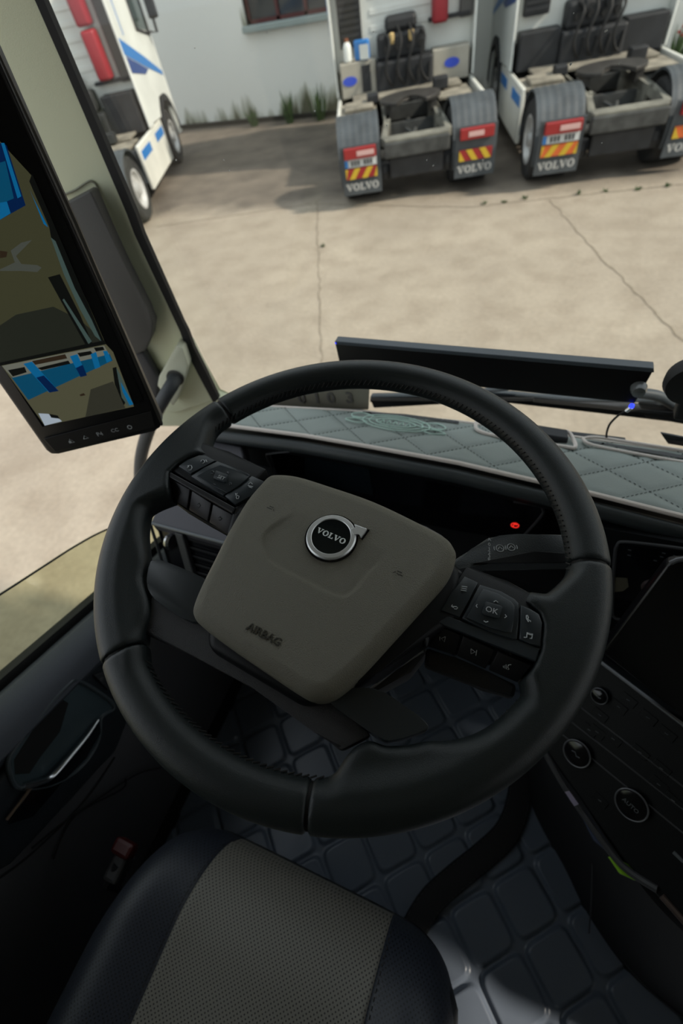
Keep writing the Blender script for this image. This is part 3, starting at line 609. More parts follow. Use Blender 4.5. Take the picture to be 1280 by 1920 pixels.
# ================================================================== dashboard
dash = empty('dashboard', (-.1, .6, 1.6), 'long black dashboard with instrument recess behind the steering wheel', 'dashboard')
FR = [(-.60, .500, 2.366), (-.502, .507, 2.364), (-.346, .517, 2.360), (-.22, .513, 2.362), (-.076, .508, 2.363), (0.0, .498, 2.366), (.117, .483, 2.371), (.219, .466, 2.376), (.40, .455, 2.378), (1.0, .45, 2.378)]
def interp(T, x):
    for a, b in zip(T, T[1:]):
        if x <= b[0]: t = (x-a[0])/(b[0]-a[0]); return [a[i]+(b[i]-a[i])*t for i in range(3)]
    return list(T[-1])
BKL = [(-.60, .575, 2.345), (-.474, .605, 2.336), (-.301, .636, 2.327), (-.104, .650, 2.323), (-.0, .652, 2.322), (.4, .652, 2.322), (1.0, .652, 2.322)]
def dashtop(x, t):
    a, b = interp(FR, x), interp(BKL, x); return np.array([x, a[1]+(b[1]-a[1])*t, a[2]+(b[2]-a[2])*t])
# body under the cover
prof = [(0, -.012, -.012), (0, -.018, -.022), (0, -.012, -.040), (0, .050, -.050), (0, .085, -.20), (0, -.03, -.235), (0, -.09, -.33), (0, -.02, -.55), (0, .10, -.76), (0, .20, -.76), (0, .19, -.30), (0, .13, -.075)]
xs = [-.60, -.55, -.502, -.42, -.346, -.28, -.22, -.15, -.076, 0, .06, .117, .17, .219, .3, .4, .7, 1.2, 1.7]
V, F = [], []
for i, x in enumerate(xs):
    f = interp(FR, x)
    for k, p_ in enumerate(prof):
        V.append((x, f[1]+p_[1], f[2]+p_[2]))
    if i:
        n = len(prof)
        for k in range(n): F.append(((i-1)*n+k, i*n+k, i*n+(k+1) % n, (i-1)*n+(k+1) % n))
F += [tuple(range(len(prof))), tuple(len(V)-1-k for k in range(len(prof)))]
obj('dash_body', (V, F), PLASTIC, dash, smooth=True)
lipp = [np.array(interp(FR, x))+[0, -.012, -.016] for x in np.linspace(-.60, 1.2, 60)]
obj('front_lip', tube(lipp, .010, 12, flat=1.2), M('lip_grey', (.035, .042, .044), .4, bump=.2, bscale=900), dash, smooth=True)
# back rail by the windscreen with defroster slots
obj('defroster_rail', join(box(-.62, 1.7, .655, .695, 2.24, 2.285, .008), tube([(.02, .672, 2.300), (.155, .672, 2.303), (.17, .672, 2.303)], .010, 10)), DARKGREY, dash, smooth=True)
obj('sensor_box', slab([oz(*q, 2.335) for q in [(990, 822), (1062, 834), (1060, 817), (992, 806)]], (0, 0, .014), .002), PLASTIC2, dash)
obj('vent_slot', join(slab([oy(*q, .653) for q in [(1238, 812), (1290, 822), (1290, 838), (1252, 832)]], (0, .003, 0))), GLOSS, dash)
# instrument cluster
clu = obj('instrument_display', box(-.46, .075, .535, .55, 2.14, 2.325, .006), GLOSS, dash)
A = [(1018, 955), (1012, 948)]
obj('display_frame', tube(catmull([oy(*q, .50) for q in [(962, 940), (1008, 948), (1017, 955), (1014, 968), (975, 1012), (960, 1030)]], 6), .0022, 8), DARKGREY, dash, smooth=True)
obj('display_frame', tube(catmull([oy(*q, .50) for q in [(548, 846), (505, 851), (500, 856), (512, 890), (518, 920)]], 6), .0018, 8), DARKGREY, dash, smooth=True)
f = frame(oy(965, 985, .50), (1, 0, 0), (0, -1, 0))
obj('warning_light', xf(join(tube([(.006*math.cos(a), .006*math.sin(a), 0) for a in np.linspace(0, 6.28, 14, endpoint=False)], .001, 6, True), tube([(-.002, -.003, 0), (-.002, .003, 0), (.003, .002, 0)], .001, 6)), f), M('red_light', (.2, .01, .01), .4, emit=(1, .03, .02), es=.8), dash)
obj('cluster_side_panel', slab([oy(*q, .495) for q in [(410, 832), (448, 838), (462, 900), (440, 960), (400, 880)]], (0, .03, 0), .004), DARKGREY, dash)
obj('light_sensor', lathe([(.006, 0), (.005, -.003), (.001, -.004)], 12, tuple(oy(427, 858, .493)), 'y'), GLOSS, dash)
obj('display_glare', slab([oy(*q, .533) for q in [(572, 852), (690, 872), (700, 930), (570, 900)]], (0, .001, 0)), M('display_navy', (.010, .016, .020), .2), dash)
# left wing of the dash with the air vent
wing = empty('air_vent_unit', (-.48, .3, 2.2), 'dark grey dashboard end by the left door with slatted vent and silver thumb wheel', 'air vent')
vTL, vTR, vBR, vBL = (-.56, .30, 2.325), (-.395, .30, 2.325), (-.395, .258, 2.215), (-.56, .258, 2.215)
vTL = oy(281, 980, .30); vTR = np.array([-.36, .30, vTL[2]-.004]); dn = np.array([.012, -.045, -.10]); vBL = vTL+dn; vBR = vTR+dn; vn = nrm(np.cross(vTR-vTL, dn)); vn = -vn if vn[1] > 0 else vn
obj('wing_top', slab([vTL, vTR, (-.40, .37, 2.33), (-.475, .49, 2.335), (-.59, .49, 2.34)], (0, 0, -.03), .004), M('wing_grey', (.060, .058, .068), .6, bump=.3, bscale=1100), wing)
obj('wing_body', slab([vTL+[0, .012, -.01], vTR+[0, .012, -.01], vBR+[0, .05, -.09], vBL+[0, .05, -.09]], (0, .15, 0), .004), PLASTIC, wing)
def VP(u, v, d=0.): return vTL+(vTR-vTL)*u+dn*v+vn*d
obj('vent_bezel', join(tube([VP(0, 0), VP(1, 0), VP(1, 1.0), VP(0, 1.0)], .0035, 8, True)), M('bezel_grey', (.09, .10, .11), .35), wing, smooth=True)
obj('vent_cavity', slab([VP(.02, .02, -.012), VP(.98, .02, -.012), VP(.98, .98, -.012), VP(.02, .98, -.012)], tuple(vn*.004)), GLOSS, wing)
obj('vent_divider', slab([VP(.25, .05, -.008), VP(.33, .05, -.008), VP(.33, .95, -.008), VP(.25, .95, -.008)], tuple(vn*.01), .002), DARKGREY, wing)
for k in range(5):
    v = .14+.16*k; sl = obj('slat', slab([VP(.34, v, -.006), VP(.97, v, -.006), VP(.97, v+.07, -.010), VP(.34, v+.07, -.010)], tuple(vn*.002), .0006), M('slat_black%d' % k, (.03, .03, .032), .4), wing)
obj('vent_tab', slab([VP(.6, .42, -.003), VP(.78, .42, -.003), VP(.78, .48, -.003), VP(.6, .48, -.003)], tuple(vn*.004), .001), GREYTRIM, wing)
obj('thumb_wheel', xf(lathe([(.004, -.005), (.014, -.005), (.016, 0), (.014, .005), (.004, .005)], 24, (0, 0, 0), 'x'), frame(VP(.15, .30, -.005), vTR-vTL, vn)), CHROME, wing, smooth=True)
for k in range(3): obj('wing_button', slab([VP(.35+.2*k, 1.16, .0), VP(.52+.2*k, 1.16, .0), VP(.52+.2*k, 1.3, .0), VP(.35+.2*k, 1.3, .0)], tuple(vn*.004), .001), DARKGREY, wing)
obj('wing_skirt', slab([VP(-.03, 1.02), VP(1, 1.02), VP(1, 1.6), VP(.03, 1.6)], tuple(-vn*.05), .004), PLASTIC2, wing)

# quilted dash cover
cov = empty('dash_cover', (-.1, .56, 2.34), 'grey-green quilted leatherette cover with cream piping on top of the dashboard', 'dash cover')
def covz(x, y):
    u = (.65*x+.76*y-.374)/.0665; v = (-.6*x+.8*y-.296)/.064
    a = abs(u-round(u)); b = abs(v-round(v)); d = min(a, b)
    return .0035*(1-math.exp(-(d/.09)**1.3))
def cf(u, v):
    x = -.585+u*(1.15+.585); t = .01+v*.93; p_ = dashtop(x, t); e_ = min(1, min(v, 1-v)/.05)
    return (x, p_[1], p_[2]+.003+covz(x, p_[1])*e_)
obj('quilted_top', solid(grid(cf, 520, 44), (0, 0, -.006)), QUILT, cov, smooth=2)
fr_ = [dashtop(x, -.01)+[0, 0, .003] for x in np.linspace(-.585, 1.15, 120)]; bk_ = [dashtop(x, .955)+[0, 0, .003] for x in np.linspace(-.585, 1.15, 120)]
obj('piping', join(tube(fr_, .0035, 8), tube(bk_, .003, 8)), PIPING, cov, smooth=True)
st = []
for fam in (0, 1):
    for k in range(-14, 26):
        for s in range(-160, 260):
            # walk along the seam lines
            if fam == 0:
                c = .374+k*.0665; x = s*.0058; y = (c-.65*x)/.76; d = np.array([.76, -.65, 0])
            else:
                c = .296+k*.064; x = s*.0058; y = (c+.6*x)/.8; d = np.array([.8, .6, 0])
            if x < -.57 or x > .6: continue
            a, b = dashtop(x, .03), dashtop(x, .93)
            if not a[1] < y < b[1]: continue
            t = (y-a[1])/(b[1]-a[1]); z = a[2]+(b[2]-a[2])*t+.0045; pz = np.array([x, y, z]); st.append(tube([pz-d*.0017, pz+d*.0017], .00055, 4))
obj('stitching', join(*st), M('stitch_black', (.02, .025, .025), .7), cov)
# embroidered emblem: winged lozenge scrollwork
ec = on(742, 800, (0, .507, 2.364), (0, .275, .96)); em = []
def eb(pts, r=.0011): em.append(tube([dashtop(ec[0]+x*.98, 0)*0+np.array([ec[0]+x, ec[1]+y, dashtop(ec[0]+x, min(1, max(0, (ec[1]+y-dashtop(ec[0]+x, 0)[1])/.14)))[2]+.0072]) for x, y in pts], r, 6))
for rx, ry in ((.062, .026), (.050, .019), (.036, .012)): eb([(rx*math.cos(a), ry*math.sin(a)+.1*rx*math.cos(a)*0) for a in np.linspace(0, 6.29, 40)])
for s in (-1, 1):
    eb(catmull([(s*.045, .012), (s*.07, .02), (s*.088, .010), (s*.078, -.002), (s*.06, .002)], 6)); eb(catmull([(s*.05, -.010), (s*.075, -.004), (s*.092, -.012), (s*.07, -.018), (s*.055, -.014)], 6)); eb(catmull([(s*.03, .004), (s*.05, .0), (s*.085, .002)], 5))
for x in (-.024, -.012, 0, .012, .024): eb([(x-.004, -.005), (x, .005), (x+.004, -.005)], .0012)
obj('embroidery', join(*em), EMBRO, cov, smooth=True)
# raised piping loops round the sensor and slots
ntc = [oz(*q, 2.344) for q in [(893, 790), (895, 806), (935, 818), (1050, 836), (1078, 838), (1070, 815), (1060, 808)]]
obj('notch_piping', tube(catmull(ntc, 5), .003, 8), PIPING, cov, smooth=True)
sl_ = [oz(*q, 2.341) for q in [(1092, 822), (1120, 820), (1200, 832), (1290, 846)]]; sl2 = [oz(*q, 2.342) for q in [(1092, 822), (1110, 834), (1200, 852), (1290, 868)]]
obj('slot_piping', join(tube(catmull(sl_, 5), .0025, 8), tube(catmull(sl2, 5), .0025, 8)), PIPING, cov, smooth=True)
obj('slot_shadow', slab([oz(*q, 2.3405) for q in [(1100, 826), (1200, 841), (1290, 856), (1290, 862), (1200, 847), (1110, 830)]], (0, 0, .001)), GLOSS, cov)
obj('slot_shadow', slab([oz(*q, 2.337) for q in [(680, 772), (760, 777), (860, 790), (860, 794), (760, 782), (680, 775)]], (0, 0, .001)), GLOSS, cov)

# name card standing behind the wheel
cd = empty('number_card', tuple(oy(600, 765, .645)), 'cream card with faint dark digits standing on the dashboard behind the wheel rim', 'card')
cp = [oy(*q, .648) for q in [(420, 764), (690, 768), (692, 722), (425, 742)]]
obj('card_board', slab(cp, (0, .003, 0)), M('card_cream', (.24, .225, .175), .7), cd)
for ch, px in (('0', 565), ('1', 594), ('0', 620), ('3', 655)):
    obj('digit', xf(text(ch, .036, .0003, .0008), frame(oy(px, 747, .6465), (1, 0, 0), (0, -1, 0))), M('digit_faint_%d' % px, (.13, .12, .11), .7), cd)

# long display board at the windscreen
bd = empty('display_board', tuple(oy(930, 740, .62)), 'long thin black display board standing against the windscreen', 'display board')
bq = [oy(627, 642, .625), oy(1225, 695, .625), oy(1190, 757, .615), oy(640, 700, .615)]
obj('board_back', slab(bq, (0, .012, 0), .002), M('board_black', (.006, .006, .007), .3), bd)
obj('board_edge', slab([oy(627, 640, .624), oy(1225, 691, .624), oy(1226, 699, .624), oy(628, 646, .624)], (0, .016, 0), .001), M('board_edge_grey', (.07, .085, .10), .4), bd)
cpn = oy(1197, 735, .61)
obj('suction_cup', lathe([(.0035, -.004), (.008, -.002), (.010, .004), (.0105, .010)], 20, tuple(cpn), 'y'), M('clear_cup', (.13, .14, .14), .2, spec=.8), bd, smooth=True)
LED = M('blue_led', (.02, .03, .4), .3, emit=(.02, .04, 1), es=2.5)
obj('led', lathe([(.0035, 0), (.003, .004), (.001, .005)], 12, tuple(oy(1183, 763, .61))), LED, bd); obj('led', box(*(lambda q: (q[0]-.001, q[0]+.0015, q[1], q[1]+.006, q[2]-.002, q[2]+.001))(oy(629, 643, .624))), LED, bd)
obj('plug', tube([oy(1183, 764, .612), oy(1174, 771, .612)], .003, 8), CHROME, bd, smooth=True)
cb = obj('cable', tube(catmull([oy(1174, 771, .612), oy(1160, 778, .612), oy(1143, 795, .62), oy(1137, 812, .63), oy(1137, 822, .64)], 6), .0016, 8), RUBBER, smooth=True)
tag(cb, 'thin black cable curling from the display board down to the dashboard', 'cable')
# round black device at the right edge
dv = empty('dash_camera', tuple(oy(1300, 740, .60)), 'round black device on a stalk at the right edge of the windscreen', 'camera')
c0 = oy(1296, 715, .60)
obj('body', lathe([(.01, -.015), (.028, -.012), (.031, 0), (.028, .012), (.01, .015)], 32, tuple(c0), 'y'), RUBBER, dv, smooth=True)
obj('lens_cap', lathe([(.004, -.006), (.005, .004)], 12, tuple(oy(1262, 703, .60)), 'x'), M('amber', (.25, .2, .08), .4), dv)
obj('stalk', slab([oy(*q, .60) for q in [(1262, 788), (1275, 745), (1330, 745), (1330, 798)]], (0, .02, 0), .003), RUBBER, dv)
# wipers and scuttle outside
def wiper(P0, P1, yy, label):
    e = empty('wiper', tuple(oy(*P0, yy)), label, 'wiper', 'wipers below the windscreen')
    a, b = oy(*P0, yy), oy(*P1, yy); m_ = (a+b)/2+[0, .01, .006]
    obj('arm', tube([a+[0, .01, .004], m_, b+[0, .02, .02]], .008, 8, flat=.5), M('arm_grey', (.03, .04, .05), .5), e, smooth=True)
    obj('blade', tube([a, (a+b)/2, b], .005, 6), RUBBER, e)
wiper((695, 750), (1000, 750), .76, 'black wiper lying along the foot of the windscreen, left one')
wiper((900, 742), (1290, 780), .78, 'black wiper lying along the foot of the windscreen, right one')
sw = empty('trim_7', (.3, .8, 2.2), label='black scuttle panel and wiper linkage below the windscreen', kind='structure')
obj('scuttle_panel', slab([oy(*q, .80) for q in [(692, 746), (957, 744), (1300, 778), (1300, 797), (957, 756), (860, 756), (700, 766)]], (0, .02, 0), .003), PLASTIC2, sw)
obj('linkage', tube(catmull([oy(1195, 737, .74), oy(1235, 743, .76), oy(1275, 765, .78), oy(1330, 780, .78)], 6), .009, 10), M('linkage_grey', (.03, .04, .05), .5), sw, smooth=True)
obj('washer_rail', slab([oy(*q, .79) for q in [(1195, 757), (1300, 768), (1300, 800), (1210, 783)]], (0, .02, 0), .003), DARKGREY, sw)

# ================================================================== left door
door = empty('door_1', (-.66, 0, 1.6), label='driver door with black padded panel', kind='structure')
def dz(y): return 2.262-.33*y     # waist line drops towards the front
ys = np.linspace(-.62, .66, 27)
def sec(P_): # P_: list of (x, z offset to waist)
    V, F = [], []; n = len(P_)
    for i, y in enumerate(ys):
        for x, z in P_: V.append((x, y, dz(y)+z if z > -.5 else 1.58))
        if i:
            for k in range(n): F.append(((i-1)*n+k, i*n+k, i*n+(k+1) % n, (i-1)*n+(k+1) % n))
    F += [tuple(range(n)), tuple(len(V)-1-k for k in range(n))]; return V, F
obj('waist_roll', sec([(-.650, -.01), (-.645, .004), (-.628, .012), (-.606, .006), (-.590, -.012), (-.584, -.04), (-.60, -.07), (-.65, -.07)]), M('waist_navy', (.055, .062, .078), .55, bump=.3, bscale=700), door, smooth=True)
obj('window_seal', sec([(-.668, -.01), (-.668, .016), (-.652, .016), (-.650, -.01)]), RUBBER, door)
obj('door_panel', sec([(-.70, -.02), (-.64, -.02), (-.625, -.06), (-.612, -.30), (-.640, -.9), (-.70, -.9)]), DOORP, door, smooth=True)
ge = catmull([(GX-.004, y, 2.373+(.091-y)*.44) for y in (-.62, -.4, -.2, -.08, .0)]+[ox(px, py, GX-.004) for px, py in ((0, 1115), (82, 1062), (143, 1023), (200, 993), (290, 958))]+[(GX-.004, .60, 2.16)], 6)
obj('door_glass', slab([(GX-.004, -.62, dz(-.62)-.01), (GX-.004, .60, dz(.60)-.01)]+[tuple(q) for q in ge[::-1]], (-.004, 0, 0)), glass('tinted_glass', (.84, .85, .74), .25), door)
obj('glass_edge', tube(ge, .0016, 6), RUBBER, door)
DX = -.612
def DU(px, py, d=0.): return ox(px, py, DX+d)
rec = [(123, 1288), (150, 1278), (206, 1314), (212, 1330), (190, 1345), (184, 1390), (150, 1440), (95, 1472), (37, 1477), (19, 1450), (19, 1417), (60, 1360)]
obj('armrest_surround', slab([DU(*q, -.006) for q in [(110, 1290), (150, 1235), (185, 1235), (235, 1310), (200, 1400), (110, 1490), (0, 1610), (-60, 1640), (-60, 1500), (0, 1420)]], (.026, 0, 0), .008, 3), M('armrest_dark', (.018, .022, .026), .4), door, smooth=True)
rc_ = obj('pull_recess', slab([DU(*q, .0205) for q in rec], (.003, 0, 0), .001), M('recess_teal', (.045, .066, .076), .4), door, smooth=True)
obj('recess_hollow', slab([DU(*q, .0238) for q in [(118, 1312), (128, 1318), (112, 1372), (75, 1420), (55, 1450), (28, 1452), (26, 1425), (70, 1355)]], (.0004, 0, 0)), RUBBER, rc_)
obj('recess_rim', tube(catmull([DU(*q, .024) for q in rec], 5, True), .0035, 8, True), M('rim_teal', (.055, .068, .075), .4), rc_, smooth=True)
hdl = catmull([DU(184, 1350, .030), DU(160, 1385, .034), DU(120, 1432, .036), DU(94, 1458, .034), DU(70, 1468, .032), DU(44, 1474, .028)], 6)
obj('door_handle', tube(hdl, [.0030+.0036*(i/len(hdl)) for i in range(len(hdl))], 10, flat=.8), CHROME, door, smooth=True, label='chrome inner door handle')
obj('door_handle_foot', tube(catmull([DU(58, 1476, .030), DU(45, 1495, .030), DU(12, 1537, .028)], 5), .0026, 8), M('bronze_edge', (.25, .19, .15), .35, .8), door, smooth=True)
obj('handle_base', slab([DU(*q, .024) for q in [(184, 1348), (188, 1372), (160, 1420), (110, 1470), (60, 1530), (14, 1545), (55, 1478), (95, 1462), (140, 1415)]], (.003, 0, 0), .001), GLOSS, door)
sw_ = obj('window_switch', slab([DU(*q, .020) for q in [(172, 1265), (190, 1258), (212, 1282), (198, 1292)]], (.006, 0, 0), .0015), PLASTIC2, door)
obj('switch_dot', lathe([(.004, 0), (.003, .001)], 12, tuple(DU(190, 1274, .0265)), 'x'), DARKGREY, sw_)
obj('quilt_seam', join(*[tube(catmull([DU(*q, d) for q in P_], 6), .0018, 6) for P_, d in (([(215, 1420), (160, 1500), (60, 1600), (-20, 1660)], .002), ([(300, 1440), (250, 1455), (130, 1535), (60, 1590)], .004), ([(235, 1460), (228, 1480), (140, 1530), (100, 1610)], .004))]), RUBBER, door, smooth=True)

# ================================================================== floor mats, console, seat
def mat_z(x, y):
    P_ = .105; u = ((x+y)/1.41421-.112)/P_; v = ((x-y)/1.41421-.185)/P_
    a = (u-math.floor(u)-.5)*2; b = (v-math.floor(v)-.5)*2
    r = (abs(a)**6+abs(b)**6)**(1/6)          # rounded-square cells
    e_ = max(0, min(1, (.965-r)/.15)); e_ = e_*e_*(3-2*e_)
    ridge = math.exp(-((r-.88)/.06)**2)*.0016
    return .009*e_+ridge
def fm(u, v):
    x = -.60+u*1.25; y = -.55+v*1.05; return (x, y, 1.588+mat_z(x, y))
mt = empty('floor_mat', (0, 0, 1.58), 'dark padded diamond-quilted floor mat with black binding', 'floor mat')
obj('quilted_pad', solid(grid(fm, 400, 336), (0, 0, -.008)), MATQ, mt, smooth=2)
b1 = catmull([oz(*q, 1.60) for q in [(975, 1440), (972, 1500), (950, 1560), (905, 1605), (850, 1650), (800, 1700), (745, 1800)]], 8)
bw = [np.array([p_[0], p_[1], 1.602]) for p_ in b1]; V, F = [], []
for i, p_ in enumerate(bw):
    a = bw[max(0, i-1)]; b = bw[min(len(bw)-1, i+1)]; d = nrm(b-a); s_ = np.array([-d[1], d[0], 0])
    for k, (o_, z_) in enumerate(((-.026, -.004), (-.022, .007), (0, .010), (.022, .007), (.026, -.004))): V.append(tuple(p_+s_*o_+[0, 0, z_]))
    if i:
        for k in range(4): F.append(((i-1)*5+k, (i-1)*5+k+1, i*5+k+1, i*5+k))
obj('binding', (V, F), BORDER, mt, smooth=True)
obj('binding_stitch', join(*[tube([np.array(V[5*i+j])+[0, 0, .001], (np.array(V[5*i+j])+np.array(V[5*i+5+j]))/2+[0, 0, .001]], .0007, 4) for i in range(len(bw)-1) for j in (1, 3)]), DARKGREY, mt)
# pedals
for nm, P_, lb in (('accelerator_pedal', [(1010, 1240), (1060, 1275), (1040, 1300), (1000, 1280)], 'dark accelerator pedal under the wheel'),):
    pass
# console to the right: plinth side, body and control panel
con = empty('centre_console', (.35, .15, 1.58), 'black centre console with silver-ringed knobs at the right', 'console')
ctrl = [np.array(p_) for p_ in (oz(1020, 1400, 2.10), oz(1170, 1620, 2.10), oz(1300, 1765, 2.10))]
bot = [oz(*q, 1.58) for q in [(985, 1430), (990, 1500), (1015, 1560), (1050, 1620), (1100, 1720), (1180, 1830), (1290, 1922), (1400, 1990)]]
top = [oz(*q, 2.08) for q in [(985, 1330), (1010, 1390), (1045, 1440), (1090, 1500), (1150, 1590), (1225, 1690), (1310, 1775), (1420, 1880)]]
bot = catmull(bot, 4); top = catmull(top, 4); V, F = [], []
for a, b in zip(bot, top):
    for t in (0, .08, .4, .75, 1): V.append(tuple(a+(b-a)*t+np.array([.03, .0, 0])*math.sin(math.pi*t)))
nn = len(bot)
for i in range(nn-1):
    for k in range(4): F.append((i*5+k, i*5+k+1, i*5+5+k+1, i*5+5+k))
o_ = len(V); V += [(.8, .36, 1.58), (.8, .36, 2.08), (.8, -.10, 1.58), (.8, -.10, 2.08), (.2, .36, 1.58), (.2, .36, 2.08)]
F += [((nn-1)*5, (nn-1)*5+1, (nn-1)*5+2, (nn-1)*5+3, (nn-1)*5+4, o_+3, o_+2), tuple([i*5+4 for i in range(nn)]+[o_+3, o_+1, o_+5])]
obj('plinth', (V, F), BORDER, con, smooth=True)
obj('plinth_seam', join(tube([p_+np.array([.008, 0, .035]) for p_ in bot], .0015, 6), *[tube([oz(*q, z_) for q, z_ in zip(P_, Z_)], .0012, 6) for P_, Z_ in (([(1110, 1620), (1108, 1690), (1104, 1750)], (1.80, 1.72, 1.63)),)]), DARKGREY, con, smooth=True)
# panel plane through lower bar (z 2.10) and upper trim (z 2.22)
a_, b_, c_ = oz(1020, 1400, 2.10), oz(1280, 1740, 2.10), oz(1120, 1235, 2.22)
KN = nrm(np.cross(b_-a_, c_-a_)); KN = KN if KN[2] > 0 else -KN
def KU(px, py, d=0.): return on(px, py, a_+KN*d, KN)
obj('control_panel', slab([KU(*q) for q in [(1010, 1390), (1070, 1300), (1110, 1228), (1290, 1365), (1340, 1402), (1340, 1790), (1300, 1755), (1170, 1615)]], tuple(-KN*.03), .003), PLASTIC, con)
obj('upper_trim', tube([KU(1100, 1222, .003), KU(1200, 1298, .003), KU(1400, 1450, .003)], .0028, 8), SILVER, con, smooth=True)
obj('lower_trim', tube(catmull([KU(1018, 1405, .002), KU(1060, 1478, .002), KU(1110, 1550, .002), KU(1165, 1622, .002), KU(1232, 1668, .002)], 5), .0048, 8), DARKGREY, con, smooth=True)
obj('lower_trim', tube([KU(1240, 1680, .002), KU(1300, 1748, .002)], .004, 8), M('bronze_trim', (.12, .09, .08), .4, .5), con, smooth=True)
KX = nrm(KU(1290, 1365)-KU(1110, 1228))
for px, py, r, nm in ((1127, 1303, .0105, 'start_button'), (1085, 1410, .018, 'fan_knob'), (1187, 1505, .019, 'temperature_knob')):
    kf = frame(KU(px, py), KX, KN)
    k_ = obj(nm, xf(lathe([(r*.98, 0), (r*.92, .010), (r*.6, .011), (.0005, .011)], 32), kf), GLOSS, con, smooth=True)
    obj('knob_ring', xf(tube([(r*math.cos(a), r*math.sin(a), .008) for a in np.linspace(0, 6.283, 40, endpoint=False)], r*.065, 8, True), kf), SILVER, k_, smooth=True)
    if nm == 'temperature_knob': obj('legend', xf(text('AUTO', .0075, .0002), kf @ Matrix.Translation((0, 0, .0115))), ICOND, k_)
    else: obj('knob_mark', xf(tube([(-r*.35, 0, .0115), (-r*.1, r*.1, .0115), (r*.1, -.1*r, .0115), (r*.35, 0, .0115)], .0007, 5), kf), ICOND, k_)
for k, (px, py, L_) in enumerate(((1105, 1368, 1), (1125, 1340, 1), (1160, 1325, 1), (1178, 1312, 1), (1215, 1345, 1), (1250, 1375, 1), (1150, 1385, 2), (1120, 1372, 1), (1125, 1500, 1), (1235, 1470, 2), (1262, 1500, 1), (1200, 1410, 1), (1240, 1440, 1))):
    kf = frame(KU(px, py, .0), KX, KN); s_ = .010
    b_ = obj('console_button', xf(box(-s_, s_, -.006, .006, 0, .0012, .0005), kf), PLASTIC, con)
    obj('icon', xf(tube([(-.002, 0, .0027), (.002, .0006, .0027)], .0005, 4), kf), ICOND, b_)
for k in range(4):
    q0, q1 = KU(1140+k*32, 1300+k*23, .001), KU(1140+k*32+90, 1300+k*23+68, .001)
for q in ([(1060, 1345), (1290, 1525)], [(1080, 1320), (1290, 1482)], [(1045, 1370), (1290, 1570)]):
    obj('panel_groove', tube([KU(*q[0], .0003), KU(*q[1], .0003)], .0012, 6), DARKGREY, con, smooth=True)
obj('usb_socket', xf(box(-.006, .006, -.002, .002, 0, .002), frame(KU(1272, 1606), KX, KN)), ICOND, con)
cld = obj('card_slot_card', slab([oz(*q, 2.10) for q in [(1058, 1485), (1066, 1483), (1084, 1508), (1076, 1512)]], (0, 0, .002)), M('card_lilac', (.25, .22, .3), .6)); tag(cld, 'pale lilac slip of paper tucked beside the console edge', 'paper')
gcd = obj('green_packet', slab([oz(*q, 2.083) for q in [(1138, 1606), (1150, 1608), (1178, 1622), (1192, 1642), (1206, 1656), (1186, 1650), (1160, 1638)]], (0, 0, .006), .001), M('lime', (.24, .50, .02), .5)); tag(gcd, 'lime green packet poking out under the console edge', 'packet')
bcd = obj('blue_cloth', slab([oz(*q, 2.083) for q in [(1080, 1512), (1095, 1520), (1120, 1555), (1148, 1595), (1140, 1600), (1110, 1575)]], (0, 0, .006), .001), M('cloth_blue', (.03, .04, .075), .7)); tag(bcd, 'dull blue cloth folded under the console edge above the lime packet', 'cloth')
for o_ in ():
    pass
# side panel between dash and console with a framed storage recess
sp_ = empty('switch_panel', (.25, .38, 2.2), 'black storage recess with a rounded grey frame and modelled beige reflections, right of the wheel', 'storage recess')
SN = nrm([-.25, -1, .35]); s0 = np.array([.22, .40, 2.27])
def SU(px, py, d=0.): return on(px, py, s0+SN*d, SN)
obj('panel_face', slab([SU(*q) for q in [(1100, 985), (1400, 1040), (1400, 1330), (1090, 1230)]], tuple(-SN*.03)), PLASTIC, sp_)
fr2 = catmull([SU(*q, .002) for q in [(1290, 1030), (1230, 1022), (1170, 1016), (1157, 1022), (1152, 1045), (1147, 1140), (1152, 1158), (1170, 1163), (1215, 1168)]], 6)
obj('recess_frame', tube(fr2, .0022, 8), DARKGREY, sp_, smooth=True)
obj('recess_back', slab([SU(*q, .0005) for q in [(1160, 1022), (1290, 1036), (1290, 1170), (1160, 1160), (1152, 1140), (1156, 1040)]], tuple(SN*.0005)), GLOSS, sp_)
obj('tan_reflection', slab([SU(*q, .0015) for q in [(1152, 1082), (1176, 1084), (1178, 1100), (1168, 1108), (1150, 1110)]], tuple(SN*.0005)), M('reflection_tan', (.10, .09, .06), .6), sp_)  # beige reflection in the recess, painted as a flat patch
kf = frame(SU(1215, 1108), (1, 0, 0), SN)
kb = obj('disc_reflection', xf(lathe([(.013, 0), (.0125, .005), (.007, .006), (.0005, .006)], 28), frame(SU(1222, 1100), (1, 0, 0), SN)), M('reflection_brown', (.05, .035, .037), .4), sp_, smooth=True)  # solid brown disc standing in for a round reflection
obj('reflection_centre', xf(lathe([(.0055, .006), (.005, .009), (.0005, .0095)], 20), frame(SU(1210, 1109), (1, 0, 0), SN)), M('reflection_cream', (.16, .14, .08), .5), kb, smooth=True)  # pale middle of the same modelled reflection
obj('small_icons', join(*[xf(box(-.002, .002, -.0006, .0006, 0, .0006), frame(SU(px, py, .001), (1, 0, 0), SN)) for px, py in ((1180, 1031), (1179, 1041), (1244, 1037), (1240, 1044), (1265, 1042), (1228, 1051))]), ICOND, sp_)
obj('kick_panel', slab([SU(*q, .004) for q in [(1130, 1182), (1158, 1184), (1140, 1212), (1128, 1206)]], tuple(SN*.002)), DARKGREY, sp_)
